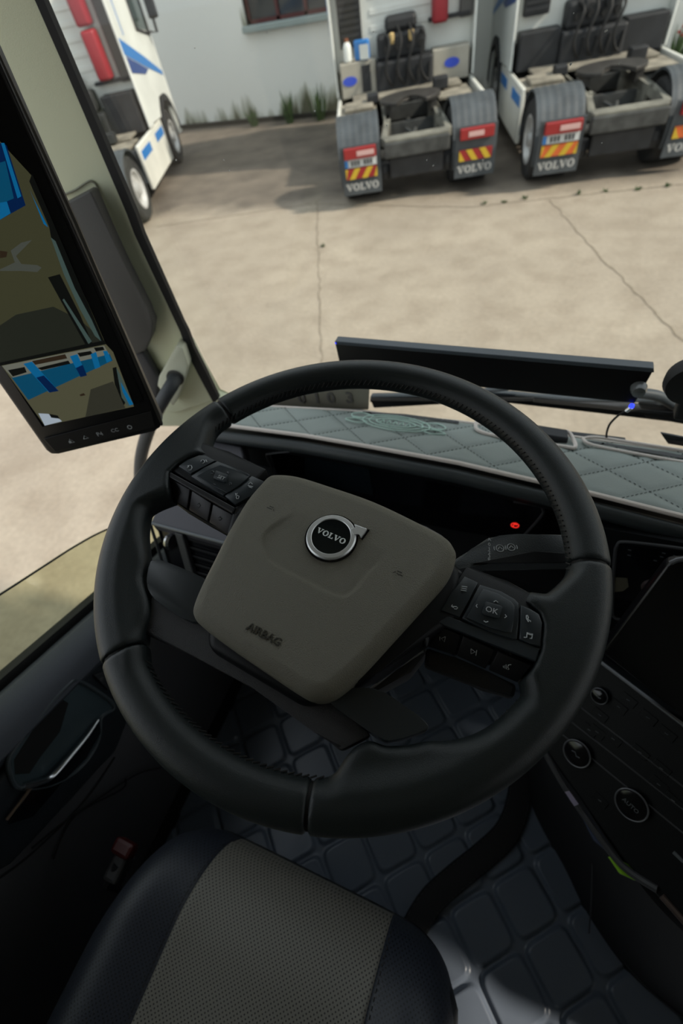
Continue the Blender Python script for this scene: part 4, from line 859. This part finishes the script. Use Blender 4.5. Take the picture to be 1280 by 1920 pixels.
# centre touch screen seen from its edge
ts = empty('touch_screen', (.23, .33, 2.28), 'black centre touch screen angled towards the driver at the right edge', 'screen')
T0 = oz(1265, 1052, 2.40); T1 = oz(1128, 1232, 2.30)
tq = [oz(1255, 1055, 2.42), oz(1132, 1225, 2.30), oz(1300, 1355, 2.24), oz(1420, 1180, 2.38)]
TN = nrm(np.cross(tq[1]-tq[0], tq[2]-tq[0])); TN = TN if TN[2] > 0 else -TN
tq = [on(*q, tq[0], TN) for q in [(1262, 1054), (1250, 1062), (1132, 1218), (1130, 1228), (1290, 1352), (1420, 1450), (1420, 1050)]]
obj('screen_body', slab(tq, tuple(-TN*.018), .004, 3), M('screen_black', (.004, .004, .005), .25), ts, smooth=True)
obj('screen_highlight', tube([on(1256, 1056, tq[0], TN), on(1270, 1050, tq[0], TN), on(1300, 1046, tq[0], TN)], .0028, 8), SILVER, ts, smooth=True)  # silver tube painting in the highlight on the screen's top corner
# ------------------------------------------------------------------ driver seat
seat = empty('driver_seat', (-.17, -.35, 1.58), 'driver seat with perforated light grey centre and black bolsters', 'seat')
def seatz(x, y):
    # crowned cushion, rolled front
    c = -.165; xx = abs(x-c); z = 2.10+.028*math.exp(-((xx-.20)/.055)**2)
    if xx > .21: z -= ((xx-.21)/.045)**2*.03
    d = y+.185                     # front roll starts here
    if d > 0: z -= .13*(1-math.sqrt(max(0, 1-min(1, d/.115)**2)))
    z -= .0016*math.exp(-((xx-.135)/.004)**2)
    return z
def strip(x0, x1, nx=40):
    def g(u, v):
        x = x0+(x1-x0)*u; y = -.75+v*.68
        e_ = min(.084, max(0, abs(x+.165)-.16)); yy = y-(.085-math.sqrt(.085**2-e_*e_))*v
        return (x, yy, seatz(x, y))
    return solid(grid(g, nx, 110), (0, 0, -.05))
obj('centre_panel', strip(-.300, -.030, 54), SEATL, seat, smooth=2)
obj('bolster', strip(-.410, -.300, 26), SEATD, seat, smooth=2); obj('bolster', strip(-.030, .080, 26), SEATD, seat, smooth=2)
obj('seam_stitch', join(*[tube([(x, y, seatz(x, y)+.0008), (x, y+.004, seatz(x, y+.004)+.0008)], .0006, 4) for x in (-.0255, -.3045) for y in np.arange(-.7, -.08, .0075)]), THREAD, seat)
obj('cushion_base', join(box(-.41, .08, -.75, -.10, 1.92, 2.06, .04, 4), box(-.36, .03, -.7, -.14, 1.62, 1.94, .03)), SEATS, seat, smooth=True)
bk = empty('seatbelt_buckle', (-.46, -.12, 1.9), 'red and white seat belt buckle between the seat and the door', 'buckle')
q = oz(232, 1592, 2.02); obj('red_button', box(q[0]-.022, q[0]+.016, q[1]-.012, q[1]+.012, q[2]-.02, q[2]+.004, .006), M('buckle_red', (.05, .003, .003), .4), bk)
q = oz(218, 1622, 2.0); obj('buckle_body', box(q[0]-.014, q[0]+.014, q[1]-.025, q[1]+.018, q[2]-.03, q[2], .006), M('buckle_grey', (.04, .04, .04), .5), bk)
q2 = oz(200, 1660, 1.98); obj('buckle_stem', tube([q, q2, q2+[0, -.03, -.2], [q2[0]+.02, q2[1]-.03, 1.585]], .006, 8), PLASTIC2, bk, smooth=True)
q = oz(286, 1515, 1.64); sl = obj('seat_rail_bolt', lathe([(.012, -.055), (.012, 0), (.016, .002), (.014, .012), (.001, .014)], 16, tuple(q)), CHROME, smooth=True); tag(sl, 'small chrome bolt low between the door and the seat', 'bolt')

# ================================================================== steering wheel
n_w = nrm([.0907, -.089, .9919]); x0_ = nrm(np.cross([0, 1, 0], n_w)); y0_ = np.cross(n_w, x0_); ROT = math.radians(-8.5)
xw = x0_*math.cos(ROT)+y0_*math.sin(ROT); yw = np.cross(n_w, xw); CW = CAM+np.array([-.1319, .2123, -.343])
WM = frame(CW, xw, n_w)
def WL(px, py, h=0.):
    p_ = on(px, py, CW+n_w*h, n_w)-CW; return np.array([p_ @ xw, p_ @ yw, h])
sw = empty('steering_wheel', WM, 'black leather steering wheel with olive-grey airbag pad and round silver emblem', 'steering wheel')
S = lambda n, sh, m, par=None, **k: obj(n, sh, m, par or sw, False, **k)
ST = .002
gx = np.arange(-.246, .247, ST); gz = np.arange(-.024, .025, ST)
X, Y = np.meshgrid(gx, gx, indexing='ij')
RC = .2135
left_flare = [(-.212, .062), (-.192, .040), (-.180, .020), (-.166, .014), (-.164, -.01), (-.176, -.040), (-.200, -.062), (-.212, -.06)]
left_low = [(-.22, -.05), (-.196, -.066), (-.176, -.083), (-.152, -.103), (-.140, -.120), (-.122, -.133), (-.110, -.146), (-.105, -.162), (-.095, -.178), (-.10, -.20), (-.16, -.16)]
mir = lambda P_: [(-x, y) for x, y in P_]
right_flare = mir(left_flare); right_low = [(.212, -.05), (.192, -.068), (.184, -.086), (.170, -.103), (.152, -.115), (.136, -.123), (.126, -.131), (.112, -.139), (.100, -.142), (.092, -.152), (.090, -.166), (.096, -.182), (.10, -.19), (.16, -.16)]
flares = np.minimum.reduce([polysdf(X, Y, [q_[:2] for q_ in catmull([(x, y, 0) for x, y in P_], 4, True)]) for P_ in (left_flare, left_low, right_flare, right_low)])
Z = gz[None, None, :]; X3, Y3 = X[:, :, None], Y[:, :, None]
rho = np.sqrt(X**2+Y**2); tor = (np.sqrt(((rho[:, :, None]-RC)/.0172)**2+(Z/.0158)**2)-1)*.0160
low = extr(flares[:, :, None], Z+.002, .0115, .008)
up_ = extr(np.minimum(polysdf(X, Y, left_flare), polysdf(X, Y, right_flare))[:, :, None], Z-.001, .0135, .008)
field = smin(smin(tor, low, .014), up_, .012)
field = np.maximum(field, np.where(rho[:, :, None] > RC, tor, np.abs(Z)-.0158))
def seam_ang(px, py): p_ = WL(px, py); return math.atan2(p_[1], p_[0])
aT, aL, aB, aR = seam_ang(420, 773), seam_ang(229, 1232), seam_ang(581, 1513), seam_ang(1103, 1063)
def wedge(a0, a1, gap=.0009):
    d0 = X*math.sin(a0)-Y*math.cos(a0); d1 = -(X*math.sin(a1)-Y*math.cos(a1)); return np.maximum(d0, d1)+gap
def smax(a, b, k): return -smin(-a, -b, k)
PODS = [[WL(160+cx/3.2, 840+cy/3.2, .012)[:2] for cx, cy in [(505, 150), (555, 100), (620, 60), (690, 36), (750, 36), (1130, 205), (1010, 540), (856, 530), (600, 385), (496, 310)]],
        [WL(760+cx/3.048, 960+cy/3.048, .012)[:2] for cx, cy in [(300, 350), (540, 442), (700, 520), (768, 580), (788, 650), (774, 795), (730, 895), (645, 990), (470, 920), (60, 800)]]]
for P_ in PODS:
    dcut = np.maximum(polysdf(X, Y, P_)[:, :, None], -(Z+.006)); field = smax(field, -dcut, .002) if False else np.maximum(field, -dcut)
for nm, a0, a1 in (('rim_section', aR, aT), ('rim_section', aT, aL+2*math.pi), ('rim_section', aL, aB), ('rim_section', aB, aR)):
    f_ = smax(field, wedge(a0, a1)[:, :, None]+0*Z, .003)
    ii = np.argwhere((f_ < .004).any(axis=(1, 2))); jj = np.argwhere((f_ < .004).any(axis=(0, 2)))
    i0, i1, j0, j1 = max(0, ii.min()-2), ii.max()+3, max(0, jj.min()-2), jj.max()+3
    S(nm, nets(f_[i0:i1, j0:j1], (gx[i0], gx[j0], gz[0]), ST), LEATHER, smooth=2)
S('seam_filler', tube([(RC*math.cos(a), RC*math.sin(a), 0) for a in np.linspace(0, 2*math.pi, 160, endpoint=False)], .0150, 16, True, flat=.9, up=(0, 0, 1)), RUBBER, smooth=True)
st = []
for k in range(230):
    a = 2*math.pi*k/230; r = RC-.0176; c = np.array([r*math.cos(a), r*math.sin(a), .0025]); t_ = np.array([-math.sin(a), math.cos(a), 0])
    inside = (polysdf(np.array([[c[0]*.99]]), np.array([[c[1]*.99]]), left_flare)[0, 0] < .004 or polysdf(np.array([[c[0]]]), np.array([[c[1]]]), left_low)[0, 0] < .002 or polysdf(np.array([[c[0]]]), np.array([[c[1]]]), right_flare)[0, 0] < .004 or polysdf(np.array([[c[0]]]), np.array([[c[1]]]), right_low)[0, 0] < .002)
    if inside: continue
    u_ = np.array([-math.cos(a), -math.sin(a), 0])
    st.append(tube([c-t_*.0018+u_*-.0012+[0, 0, .0035], c+t_*.0018+u_*.0006+[0, 0, -.0015]], .0007, 5))
S('stitching', join(*st), THREAD, smooth=True)
# hub housing behind the pad, pods and lower bar
def wpoly(P_, h): return [tuple(WL(*q, h)) for q in P_]
S('hub_housing', slab([(-.10, -.03, -.02), (-.085, .012, -.02), (.11, .012, -.02), (.125, -.03, -.02), (.085, -.10, -.02), (.05, -.145, -.02), (-.045, -.145, -.02), (-.08, -.10, -.02)], (0, 0, .034), .008, 3), PLASTIC, smooth=True)
S('lower_bar', slab([(-.124, -.128, -.010), (-.112, -.160, -.010), (-.06, -.155, -.010), (0, -.152, -.010), (.06, -.153, -.010), (.085, -.158, -.010), (.100, -.138, -.010), (.05, -.125, -.010), (-.05, -.125, -.010)], (0, 0, .013), .003), M('bar_grey', (.040, .040, .042), .6, bump=.5, bscale=1500), smooth=True)
li = [WL(*q, .006)[:2] for q in [(290, 1050), (279, 1072), (278, 1100), (292, 1125), (362, 1168), (400, 1150), (400, 1100), (350, 1070)]]
ri = [WL(*q, .006)[:2] for q in [(612, 1310), (650, 1293), (705, 1293), (760, 1325), (803, 1362), (775, 1378), (735, 1388), (708, 1382)]]
li, ri = [[p_[:2] for p_ in catmull([(x, y, 0) for x, y in q_], 4, True)] for q_ in (li, ri)]
for P_ in (li, ri): S('spoke_insert', slab([(x, y, -.012) for x, y in P_], (0, 0, .020), .0045, 4), M('insert_black%d' % len(bpy.data.materials), (.023, .029, .032), .36), smooth=True)
L = lambda cx, cy: (160+cx/3.2, 840+cy/3.2)
Rr = lambda cx, cy: (760+cx/3.048, 960+cy/3.048)
def pod(out, outl, low_, btns, lows, crop, name):
    h = .013
    e = S(name, join(slab(wpoly([crop(*q) for q in out], -.012), (0, 0, .024), .003, 2)), PLASTIC, smooth=True)
    for bi, (P_, icons) in enumerate(btns):
        b = obj('switch_button', slab(wpoly([crop(*q) for q in P_], h-.002), (0, 0, .004), .0009, 2), BUTTON, sw, False, smooth=True)
        for ic in icons: obj('icon', ic, ICON, b, False)
    return e
def stroke(crop, polys, h, r=.00035, closed=False):
    return join(*[tube([WL(*crop(*q), h) for q in P_], r, 5, closed) for P_ in polys])
def rrect(crop, cx, cy, w_, h_, ang, hh, ext, rad=8):
    a = math.radians(ang); P_ = []
    for sx, sy, a0 in ((1, 1, 0), (-1, 1, 90), (-1, -1, 180), (1, -1, 270)):
        for k in range(5):
            t = math.radians(a0+k*22.5); x = sx*(w_/2-rad)+rad*math.cos(t); y = sy*(h_/2-rad)+rad*math.sin(t)
            P_.append((cx+x*math.cos(a)-y*math.sin(a), cy+x*math.sin(a)+y*math.cos(a)))
    return slab(wpoly([crop(*q) for q in P_], hh), (0, 0, ext), .0006, 2)
def wtext(crop, s, cx, cy, dx, dy, size, h):
    a, b = WL(*crop(cx, cy), h), WL(*crop(cx+dx, cy+dy), h); return xf(text(s, size, .0002), frame(a, b-a, (0, 0, 1)))
HT = .0158
# left pod
hl = pod([(515, 150), (560, 108), (620, 70), (690, 46), (745, 45), (900, 105), (1120, 205), (1010, 330), (905, 372), (890, 400), (700, 290), (510, 182)], None, None, [
    ([(566, 122), (620, 84), (690, 56), (728, 58), (792, 90), (720, 120), (640, 170)], [stroke(L, [[(612, 118), (620, 105), (635, 104), (640, 118), (632, 132), (620, 132)], [(615, 105), (622, 115)]], HT), stroke(L, [[(692, 80), (700, 70), (712, 72), (716, 84), (704, 92)], [(722, 70), (730, 84)]], HT)]),
    ([(640, 182), (720, 130), (800, 92), (900, 130), (996, 174), (930, 232), (834, 298), (730, 238)], []),
    ([(1004, 180), (1085, 216), (1000, 300), (906, 352), (842, 300), (920, 240)], [stroke(L, [[(978, 218), (990, 205), (1002, 216)], [(975, 225), (1005, 232)], [(980, 232), (1000, 240)]], HT), stroke(L, [[(900, 272), (906, 285)], [(912, 270), (900, 285)], [(905, 293), (912, 283), (922, 290), (918, 304), (908, 304), (904, 294)]], HT)])], None, L, 'switch_pod')
b = S('rocker_pad', slab(wpoly([L(*q) for q in [(668, 172), (740, 135), (812, 104), (900, 138), (984, 178), (930, 225), (852, 274), (750, 222)]], .0150), (0, 0, .0014), .0008, 2), BUTTON, smooth=True)
sb = S('set_button', rrect(L, 815, 178, 78, 50, 20, .0160, .0022), BUTTON, smooth=True); obj('legend', wtext(L, 'SET', 815, 178, 40, 15, .0052, .0183), ICON, sb, False)
obj('icon', stroke(L, [[(752, 140), (764, 136), (772, 146), (766, 156), (752, 152)], [(848, 146), (862, 150)], [(855, 140), (856, 156)], [(768, 215), (782, 220)], [(864, 208), (874, 208), (876, 220), (866, 222), (864, 210)], [(668, 166), (672, 170)]], .0168), ICOND, b, False)
ridge = lambda P0, P1, crop: S('pod_ridge', slab([WL(*crop(*q), h_) for q, h_ in P0], (0, 0, -.006), .001), PLASTIC)
def low_button(P_, crop, hs, icon=None):
    pts = [WL(*crop(*q), h_) for q, h_ in zip(P_, hs)]; nn_ = nrm(np.cross(pts[1]-pts[0], pts[2]-pts[0])); nn_ = nn_ if nn_[2] > 0 else -nn_
    c = sum(pts)/len(pts); pts = [p_+(c-p_)*.03 for p_ in pts]
    b = S('lower_button', slab([p_-nn_*.004 for p_ in pts], tuple(nn_*.004), .001, 2), BUTTON2 if crop is Rr else M('button_grey%d' % len(bpy.data.materials), (.022, .021, .026), .45), smooth=True)
    if icon is not None:
        c0_ = pts[0]
        for_ = []
        for P2 in icon: for_.append(tube([on(*crop(*q), Vector(WM @ Vector(c0_+nn_*.0004)), (WM.to_3x3() @ Vector(nn_)))-CW for q in P2], .00032, 5))
        s_ = join(*for_); s_ = ([(np.dot(p_, xw), np.dot(p_, yw), np.dot(p_, n_w)) for p_ in s_[0]], s_[1])
        obj('icon', s_, ICOND if crop is L else ICON, b, False)
    return b
lowH = (.010, .010, -.004, -.004)
low_button([(510, 184), (628, 250), (610, 366), (503, 305)], L, lowH, [[(552, 262), (562, 255), (572, 268), (560, 275), (552, 262)]])
low_button([(636, 255), (756, 330), (734, 444), (618, 372)], L, lowH, [[(668, 338), (680, 330), (690, 345), (680, 358), (670, 352)]])
low_button([(763, 335), (886, 402), (856, 520), (740, 448)], L, lowH, [[(794, 420), (806, 412), (815, 425), (806, 436), (796, 430)]])
S('pod_ridge', slab([WL(*L(*q), .0100) for q in [(512, 152), (905, 368), (889, 402), (508, 184)]], (0, 0, .0035), .001), BUTTON2)
S('pod_under', slab([WL(*L(*q), -.006) for q in [(503, 300), (600, 368), (730, 446), (858, 522), (980, 360), (700, 200), (520, 190)]], (0, 0, -.008), .002), PLASTIC)
# right pod
pod([(328, 366), (540, 452), (700, 530), (762, 585), (778, 650), (762, 790), (742, 862), (460, 750), (165, 634), (185, 580)], None, None, [
    ([(332, 376), (412, 414), (360, 510), (306, 610), (198, 570), (260, 470)], [stroke(Rr, [[(320, 425), (352, 430)], [(318, 436), (350, 441)], [(316, 447), (348, 452)]], HT, .0004), stroke(Rr, [[(268, 530), (262, 540), (276, 548)], [(264, 540), (290, 541), (298, 548), (290, 555), (278, 553)]], HT, .0004)]),
    ([(420, 424), (540, 462), (615, 505), (640, 530), (640, 600), (630, 735), (600, 735), (470, 690), (318, 616), (370, 520)], []),
    ([(650, 540), (700, 560), (755, 592), (772, 640), (762, 778), (700, 760), (642, 735), (650, 640)], [stroke(Rr, [[(690, 592), (696, 590), (702, 604), (698, 610), (708, 622), (712, 620), (714, 628)], [(690, 592), (690, 608), (702, 628)]], HT, .0004), stroke(Rr, [[(684, 718), (692, 716), (694, 690), (726, 698), (720, 724), (710, 722)], [(694, 696), (724, 704)], [(676, 716), (684, 718)]], HT, .0004)])], None, Rr, 'switch_pod')
b = S('rocker_pad', slab(wpoly([Rr(*q) for q in [(440, 440), (530, 470), (600, 512), (622, 540), (618, 610), (604, 692), (560, 690), (470, 660), (345, 606), (390, 520)]], .0150), (0, 0, .0014), .0008, 2), BUTTON, smooth=True)
sb = S('ok_button', rrect(Rr, 492, 566, 104, 76, 16, .0160, .0024, 14), BUTTON, smooth=True); obj('legend', wtext(Rr, 'OK', 492, 563, 40, 12, .0066, .0185), ICON, sb, False)
obj('icon', stroke(Rr, [[(503, 514), (516, 507), (528, 517)], [(410, 528), (403, 537), (410, 546)], [(568, 586), (577, 597), (566, 605)], [(446, 622), (458, 630), (472, 626)]], .0168, .0004), ICON, b, False)
low_button([(160, 640), (318, 704), (280, 822), (130, 772)], Rr, lowH, [[(196, 712), (196, 735)], [(228, 712), (204, 722), (222, 742), (228, 712)]])
low_button([(326, 708), (515, 790), (458, 902), (290, 824)], Rr, lowH, [[(374, 782), (398, 800), (374, 810), (374, 782)], [(407, 790), (402, 820)]])
low_button([(524, 795), (722, 880), (640, 980), (470, 905)], Rr, lowH, [[(558, 880), (560, 890)], [(566, 876), (568, 894)], [(574, 872), (576, 898)], [(604, 872), (588, 874), (584, 888), (592, 898), (584, 900)]])
S('pod_ridge', slab([WL(*Rr(*q), .0100) for q in [(186, 580), (470, 692), (640, 742), (762, 786), (740, 862), (460, 750), (163, 634)]], (0, 0, .0035), .001), BUTTON)
S('pod_under', slab([WL(*Rr(*q), -.010) for q in [(120, 770), (285, 830), (465, 908), (640, 985), (620, 1065), (450, 1010), (110, 880)]], (0, 0, -.010), .003), PLASTIC2)
S('pod_shoulder', slab([WL(*Rr(*q), .004) for q in [(285, 330), (330, 362), (190, 572), (160, 640), (120, 790), (20, 640), (150, 450)]], (0, 0, .007), .003), PLASTIC2)
S('pod_shoulder', slab([WL(*L(*q), .004) for q in [(900, 375), (1000, 330), (1110, 215), (1160, 230), (960, 520), (860, 560), (862, 520)]], (0, 0, .007), .003), PLASTIC2)
# airbag pad
po = [(492, 912), (505, 899), (522, 895), (560, 899), (620, 918), (700, 946), (780, 983), (832, 1010), (850, 1030), (854, 1050), (838, 1090), (790, 1145), (740, 1200), (680, 1265), (635, 1303), (612, 1313), (588, 1314), (565, 1305), (500, 1262), (430, 1214), (380, 1176), (366, 1158), (366, 1140), (380, 1105), (405, 1055), (430, 1005), (465, 945)]
padP = [WL(*q, .019)[:2] for q in po]; padP = [p_[:2] for p_ in catmull(padP, 4, True)]
ps = .0011; ax_ = np.arange(min(p_[0] for p_ in padP)-.006, max(p_[0] for p_ in padP)+.006, ps); ay_ = np.arange(min(p_[1] for p_ in padP)-.006, max(p_[1] for p_ in padP)+.006, ps); az_ = np.arange(.000, .040, ps)
XX, YY = np.meshgrid(ax_, ay_, indexing='ij'); dpp = polysdf(XX, YY, padP)
shp = [WL(*q, .03)[:2] for q in [(495, 1000), (560, 960), (640, 960), (720, 1000), (720, 1050), (692, 1082), (668, 1112), (650, 1124), (625, 1122), (570, 1095), (510, 1062), (497, 1045)]]
dsh = polysdf(XX, YY, [p_[:2] for p_ in catmull(shp, 4, True)]); cc = np.array([np.mean([p_[0] for p_ in padP]), np.mean([p_[1] for p_ in padP])])
tt = np.clip(-dsh/.0045, 0, 1); tt = tt*tt*(3-2*tt)
inn = np.clip((-dpp-.008)/.003, 0, 1)
topz = .0305+.0025*(1-((XX-cc[0])**2+(YY-cc[1])**2)/.01)-.0018*tt*np.clip((-.012-YY)/.02, 0, 1)+.0005*inn
ZZ = az_[None, None, :]; a_f = dpp[:, :, None]+.011; b_f = ZZ-topz[:, :, None]+.011
fp = np.minimum(np.maximum(a_f, b_f), 0)+np.sqrt(np.maximum(a_f, 0)**2+np.maximum(b_f, 0)**2)-.011
fp = np.maximum(fp, .004-ZZ)
pad = S('airbag_pad', nets(fp, (ax_[0], ay_[0], az_[0]), ps), PAD, smooth=2)
hz = lambda x, y: float(.0305+.0025*(1-((x-cc[0])**2+(y-cc[1])**2)/.01))
ab = WL(495, 1191, .0315)
obj('airbag_lettering', xf(text('AIRBAG', .0088, .0004, .0001), frame((ab[0], ab[1], hz(ab[0], ab[1])+.0006), (1, .02, 0), (0, 0, 1))), M('pad_letter', (.045, .043, .035), .4), pad, False)
for px, py, s in ((508, 953, 1), (748, 1075, -1)):
    c = WL(px, py, .0315); z = hz(c[0], c[1])+.0004
    obj('horn_mark', join(tube([(c[0]-.0035*s, c[1]-.001, z), (c[0]+.0015*s, c[1]-.001, z), (c[0]+.002*s, c[1]+.0012, z), (c[0]-.002*s, c[1]+.0012, z)], .0004, 6), tube([(c[0]+.003*s, c[1]-.0, z), (c[0]+.0045*s, c[1]-.002, z)], .0004, 6)), M('mark_%d' % px, (.02, .02, .017), .5), pad, False)
ecw = WL(621, 1008, .0325); ez = hz(ecw[0], ecw[1])-.001; ecx, ecy = ecw[0], ecw[1]
def lt(P_, c, n=64): return lathe(P_, n, c)
obj('emblem_surround', lt([(.0228, 0), (.0228, .0012), (.0215, .0014), (.0005, .0014)], (ecx, ecy, ez)), GLOSS, pad, False, smooth=True)
obj('emblem_ring', lt([(.0166, .001), (.0166, .0034), (.0171, .0040), (.0202, .0038), (.0213, .0026), (.0213, .001)], (ecx, ecy, ez)), M('emblem_silver', (.86, .88, .88), .42, .75), pad, False, smooth=True)
obj('emblem_disc', lt([(.0169, .001), (.0169, .0030), (.0005, .0034)], (ecx, ecy, ez)), M('emblem_black', (.004, .008, .010), .12, coat=1), pad, False, smooth=True)
ar = [tuple(WL(px, py, ez+.003)[:2]) for px, py in [(663.5, 983.5), (688, 992.5), (676.5, 1008.5), (673, 1001.5), (662, 1004), (656, 993), (667.5, 990.5)]]
obj('emblem_arrow', slab([(x, y, ez+.001) for x, y in ar], (0, 0, .0032), .0005), bpy.data.materials['emblem_silver'], pad, False)
cxa, cya = sum(x for x, y in ar)/7, sum(y for x, y in ar)/7
obj('arrow_surround', slab([(cxa+(x-cxa)*1.22+.0003, cya+(y-cya)*1.22, ez) for x, y in ar], (0, 0, .0016)), GLOSS, pad, False)
obj('emblem_lettering', xf(slabword(.0052, .0004), frame((ecx, ecy+.0003, ez+.0036), (1, 0, 0), (0, 0, 1))), M('emblem_letters', (.85, .9, .88), .4), pad, False)

# ------------------------------------------------------------------ column below the wheel and its stalks
colm = empty('steering_column', (-.13, .25, 1.9), 'black steering column shroud under the wheel', 'steering column')
def CU(px, py, h): return WM @ Vector(WL(px, py, h))
c1 = Vector(CW); ax = Vector(nrm([-.0, .55, -.8]))
def shroud(u, v):
    a = 2*math.pi*u; t = v; r1 = .040+.006*t; x = r1*math.copysign(abs(math.cos(a))**.7, math.cos(a)); y = r1*.9*math.copysign(abs(math.sin(a))**.7, math.sin(a))
    c = c1+Vector((.0, -.06, -.13))+ax*(t*.26); return tuple(c+Vector((x, 0, 0))+Vector((0, .8, .55)).normalized()*y)
obj('shroud', join(grid(shroud, 36, 12)), PLASTIC, colm, smooth=True)
obj('shroud_edge', slab([CU(*q, -.03) for q in [(798, 1212), (800, 1225), (770, 1262), (700, 1300), (690, 1290), (745, 1255)]], tuple(Vector(n_w)*-.03), .004), DARKGREY, colm, smooth=True)
obj('cluster_hood_tip', slab([CU(*q, .0) for q in [(740, 965), (800, 985), (832, 1003), (835, 1015), (790, 1000)]], tuple(Vector(n_w)*-.02), .003), DARKGREY, colm)
obj('lower_shroud', tube([tuple(c1+ax*.34+Vector((0, -.07, -.12))), tuple(c1+ax*.5+Vector((0, -.03, -.2))), tuple(c1+ax*.68+Vector((0, .0, -.38)))], [.045, .04, .035], 20), PLASTIC, colm, smooth=True)
stk = empty('retarder_stalk', tuple(CU(960, 1045, -.035)), 'dark retarder stalk with white position marks, right of the airbag pad', 'stalk')
sp2 = [(820, 1075), (860, 1042), (882, 1030), (914, 1007), (935, 1004), (970, 1001), (1100, 1001), (1100, 1056), (980, 1056), (917, 1057), (858, 1061)]
obj('lever', slab([CU(*q, -.030) for q in sp2], tuple(Vector(n_w)*-.016), .005, 3), M('stalk_grey', (.035, .042, .045), .45, bump=.2, bscale=900), stk, smooth=True)
obj('lever_ridge', slab([CU(*q, -.030) for q in [(1000, 1034), (1100, 1041), (1100, 1056), (985, 1056), (917, 1057), (880, 1058)]], tuple(Vector(n_w)*.0015), .0008), PLASTIC, stk)
lf = lambda px, py: frame(CU(px, py, -.0298), CU(px+40, py-1, -.03)-CU(px, py, -.03), n_w)
for ch, py in (('A', 1012), ('0', 1021), ('1', 1029), ('2', 1036), ('3', 1043), ('B', 1050)): obj('position_mark', xf(text(ch, .0052, .0002), lf(917, py)), ICON, stk)
for px, py in ((937, 1028), (958, 1026)):
    f = lf(px, py); r = .0036
    obj('stalk_icon', xf(join(tube([(r*math.cos(a), r*math.sin(a), 0) for a in np.linspace(0, 6.28, 18, endpoint=False)], .0005, 5, True), tube([(-.002, -.001, 0), (0, .0015, 0), (.002, -.001, 0)], .0005, 5), tube([(-.0052, -.002, 0), (-.0056, 0, 0), (-.0052, .002, 0)], .0004, 5), tube([(.0052, -.002, 0), (.0056, 0, 0), (.0052, .002, 0)], .0004, 5)), f), ICON, stk)
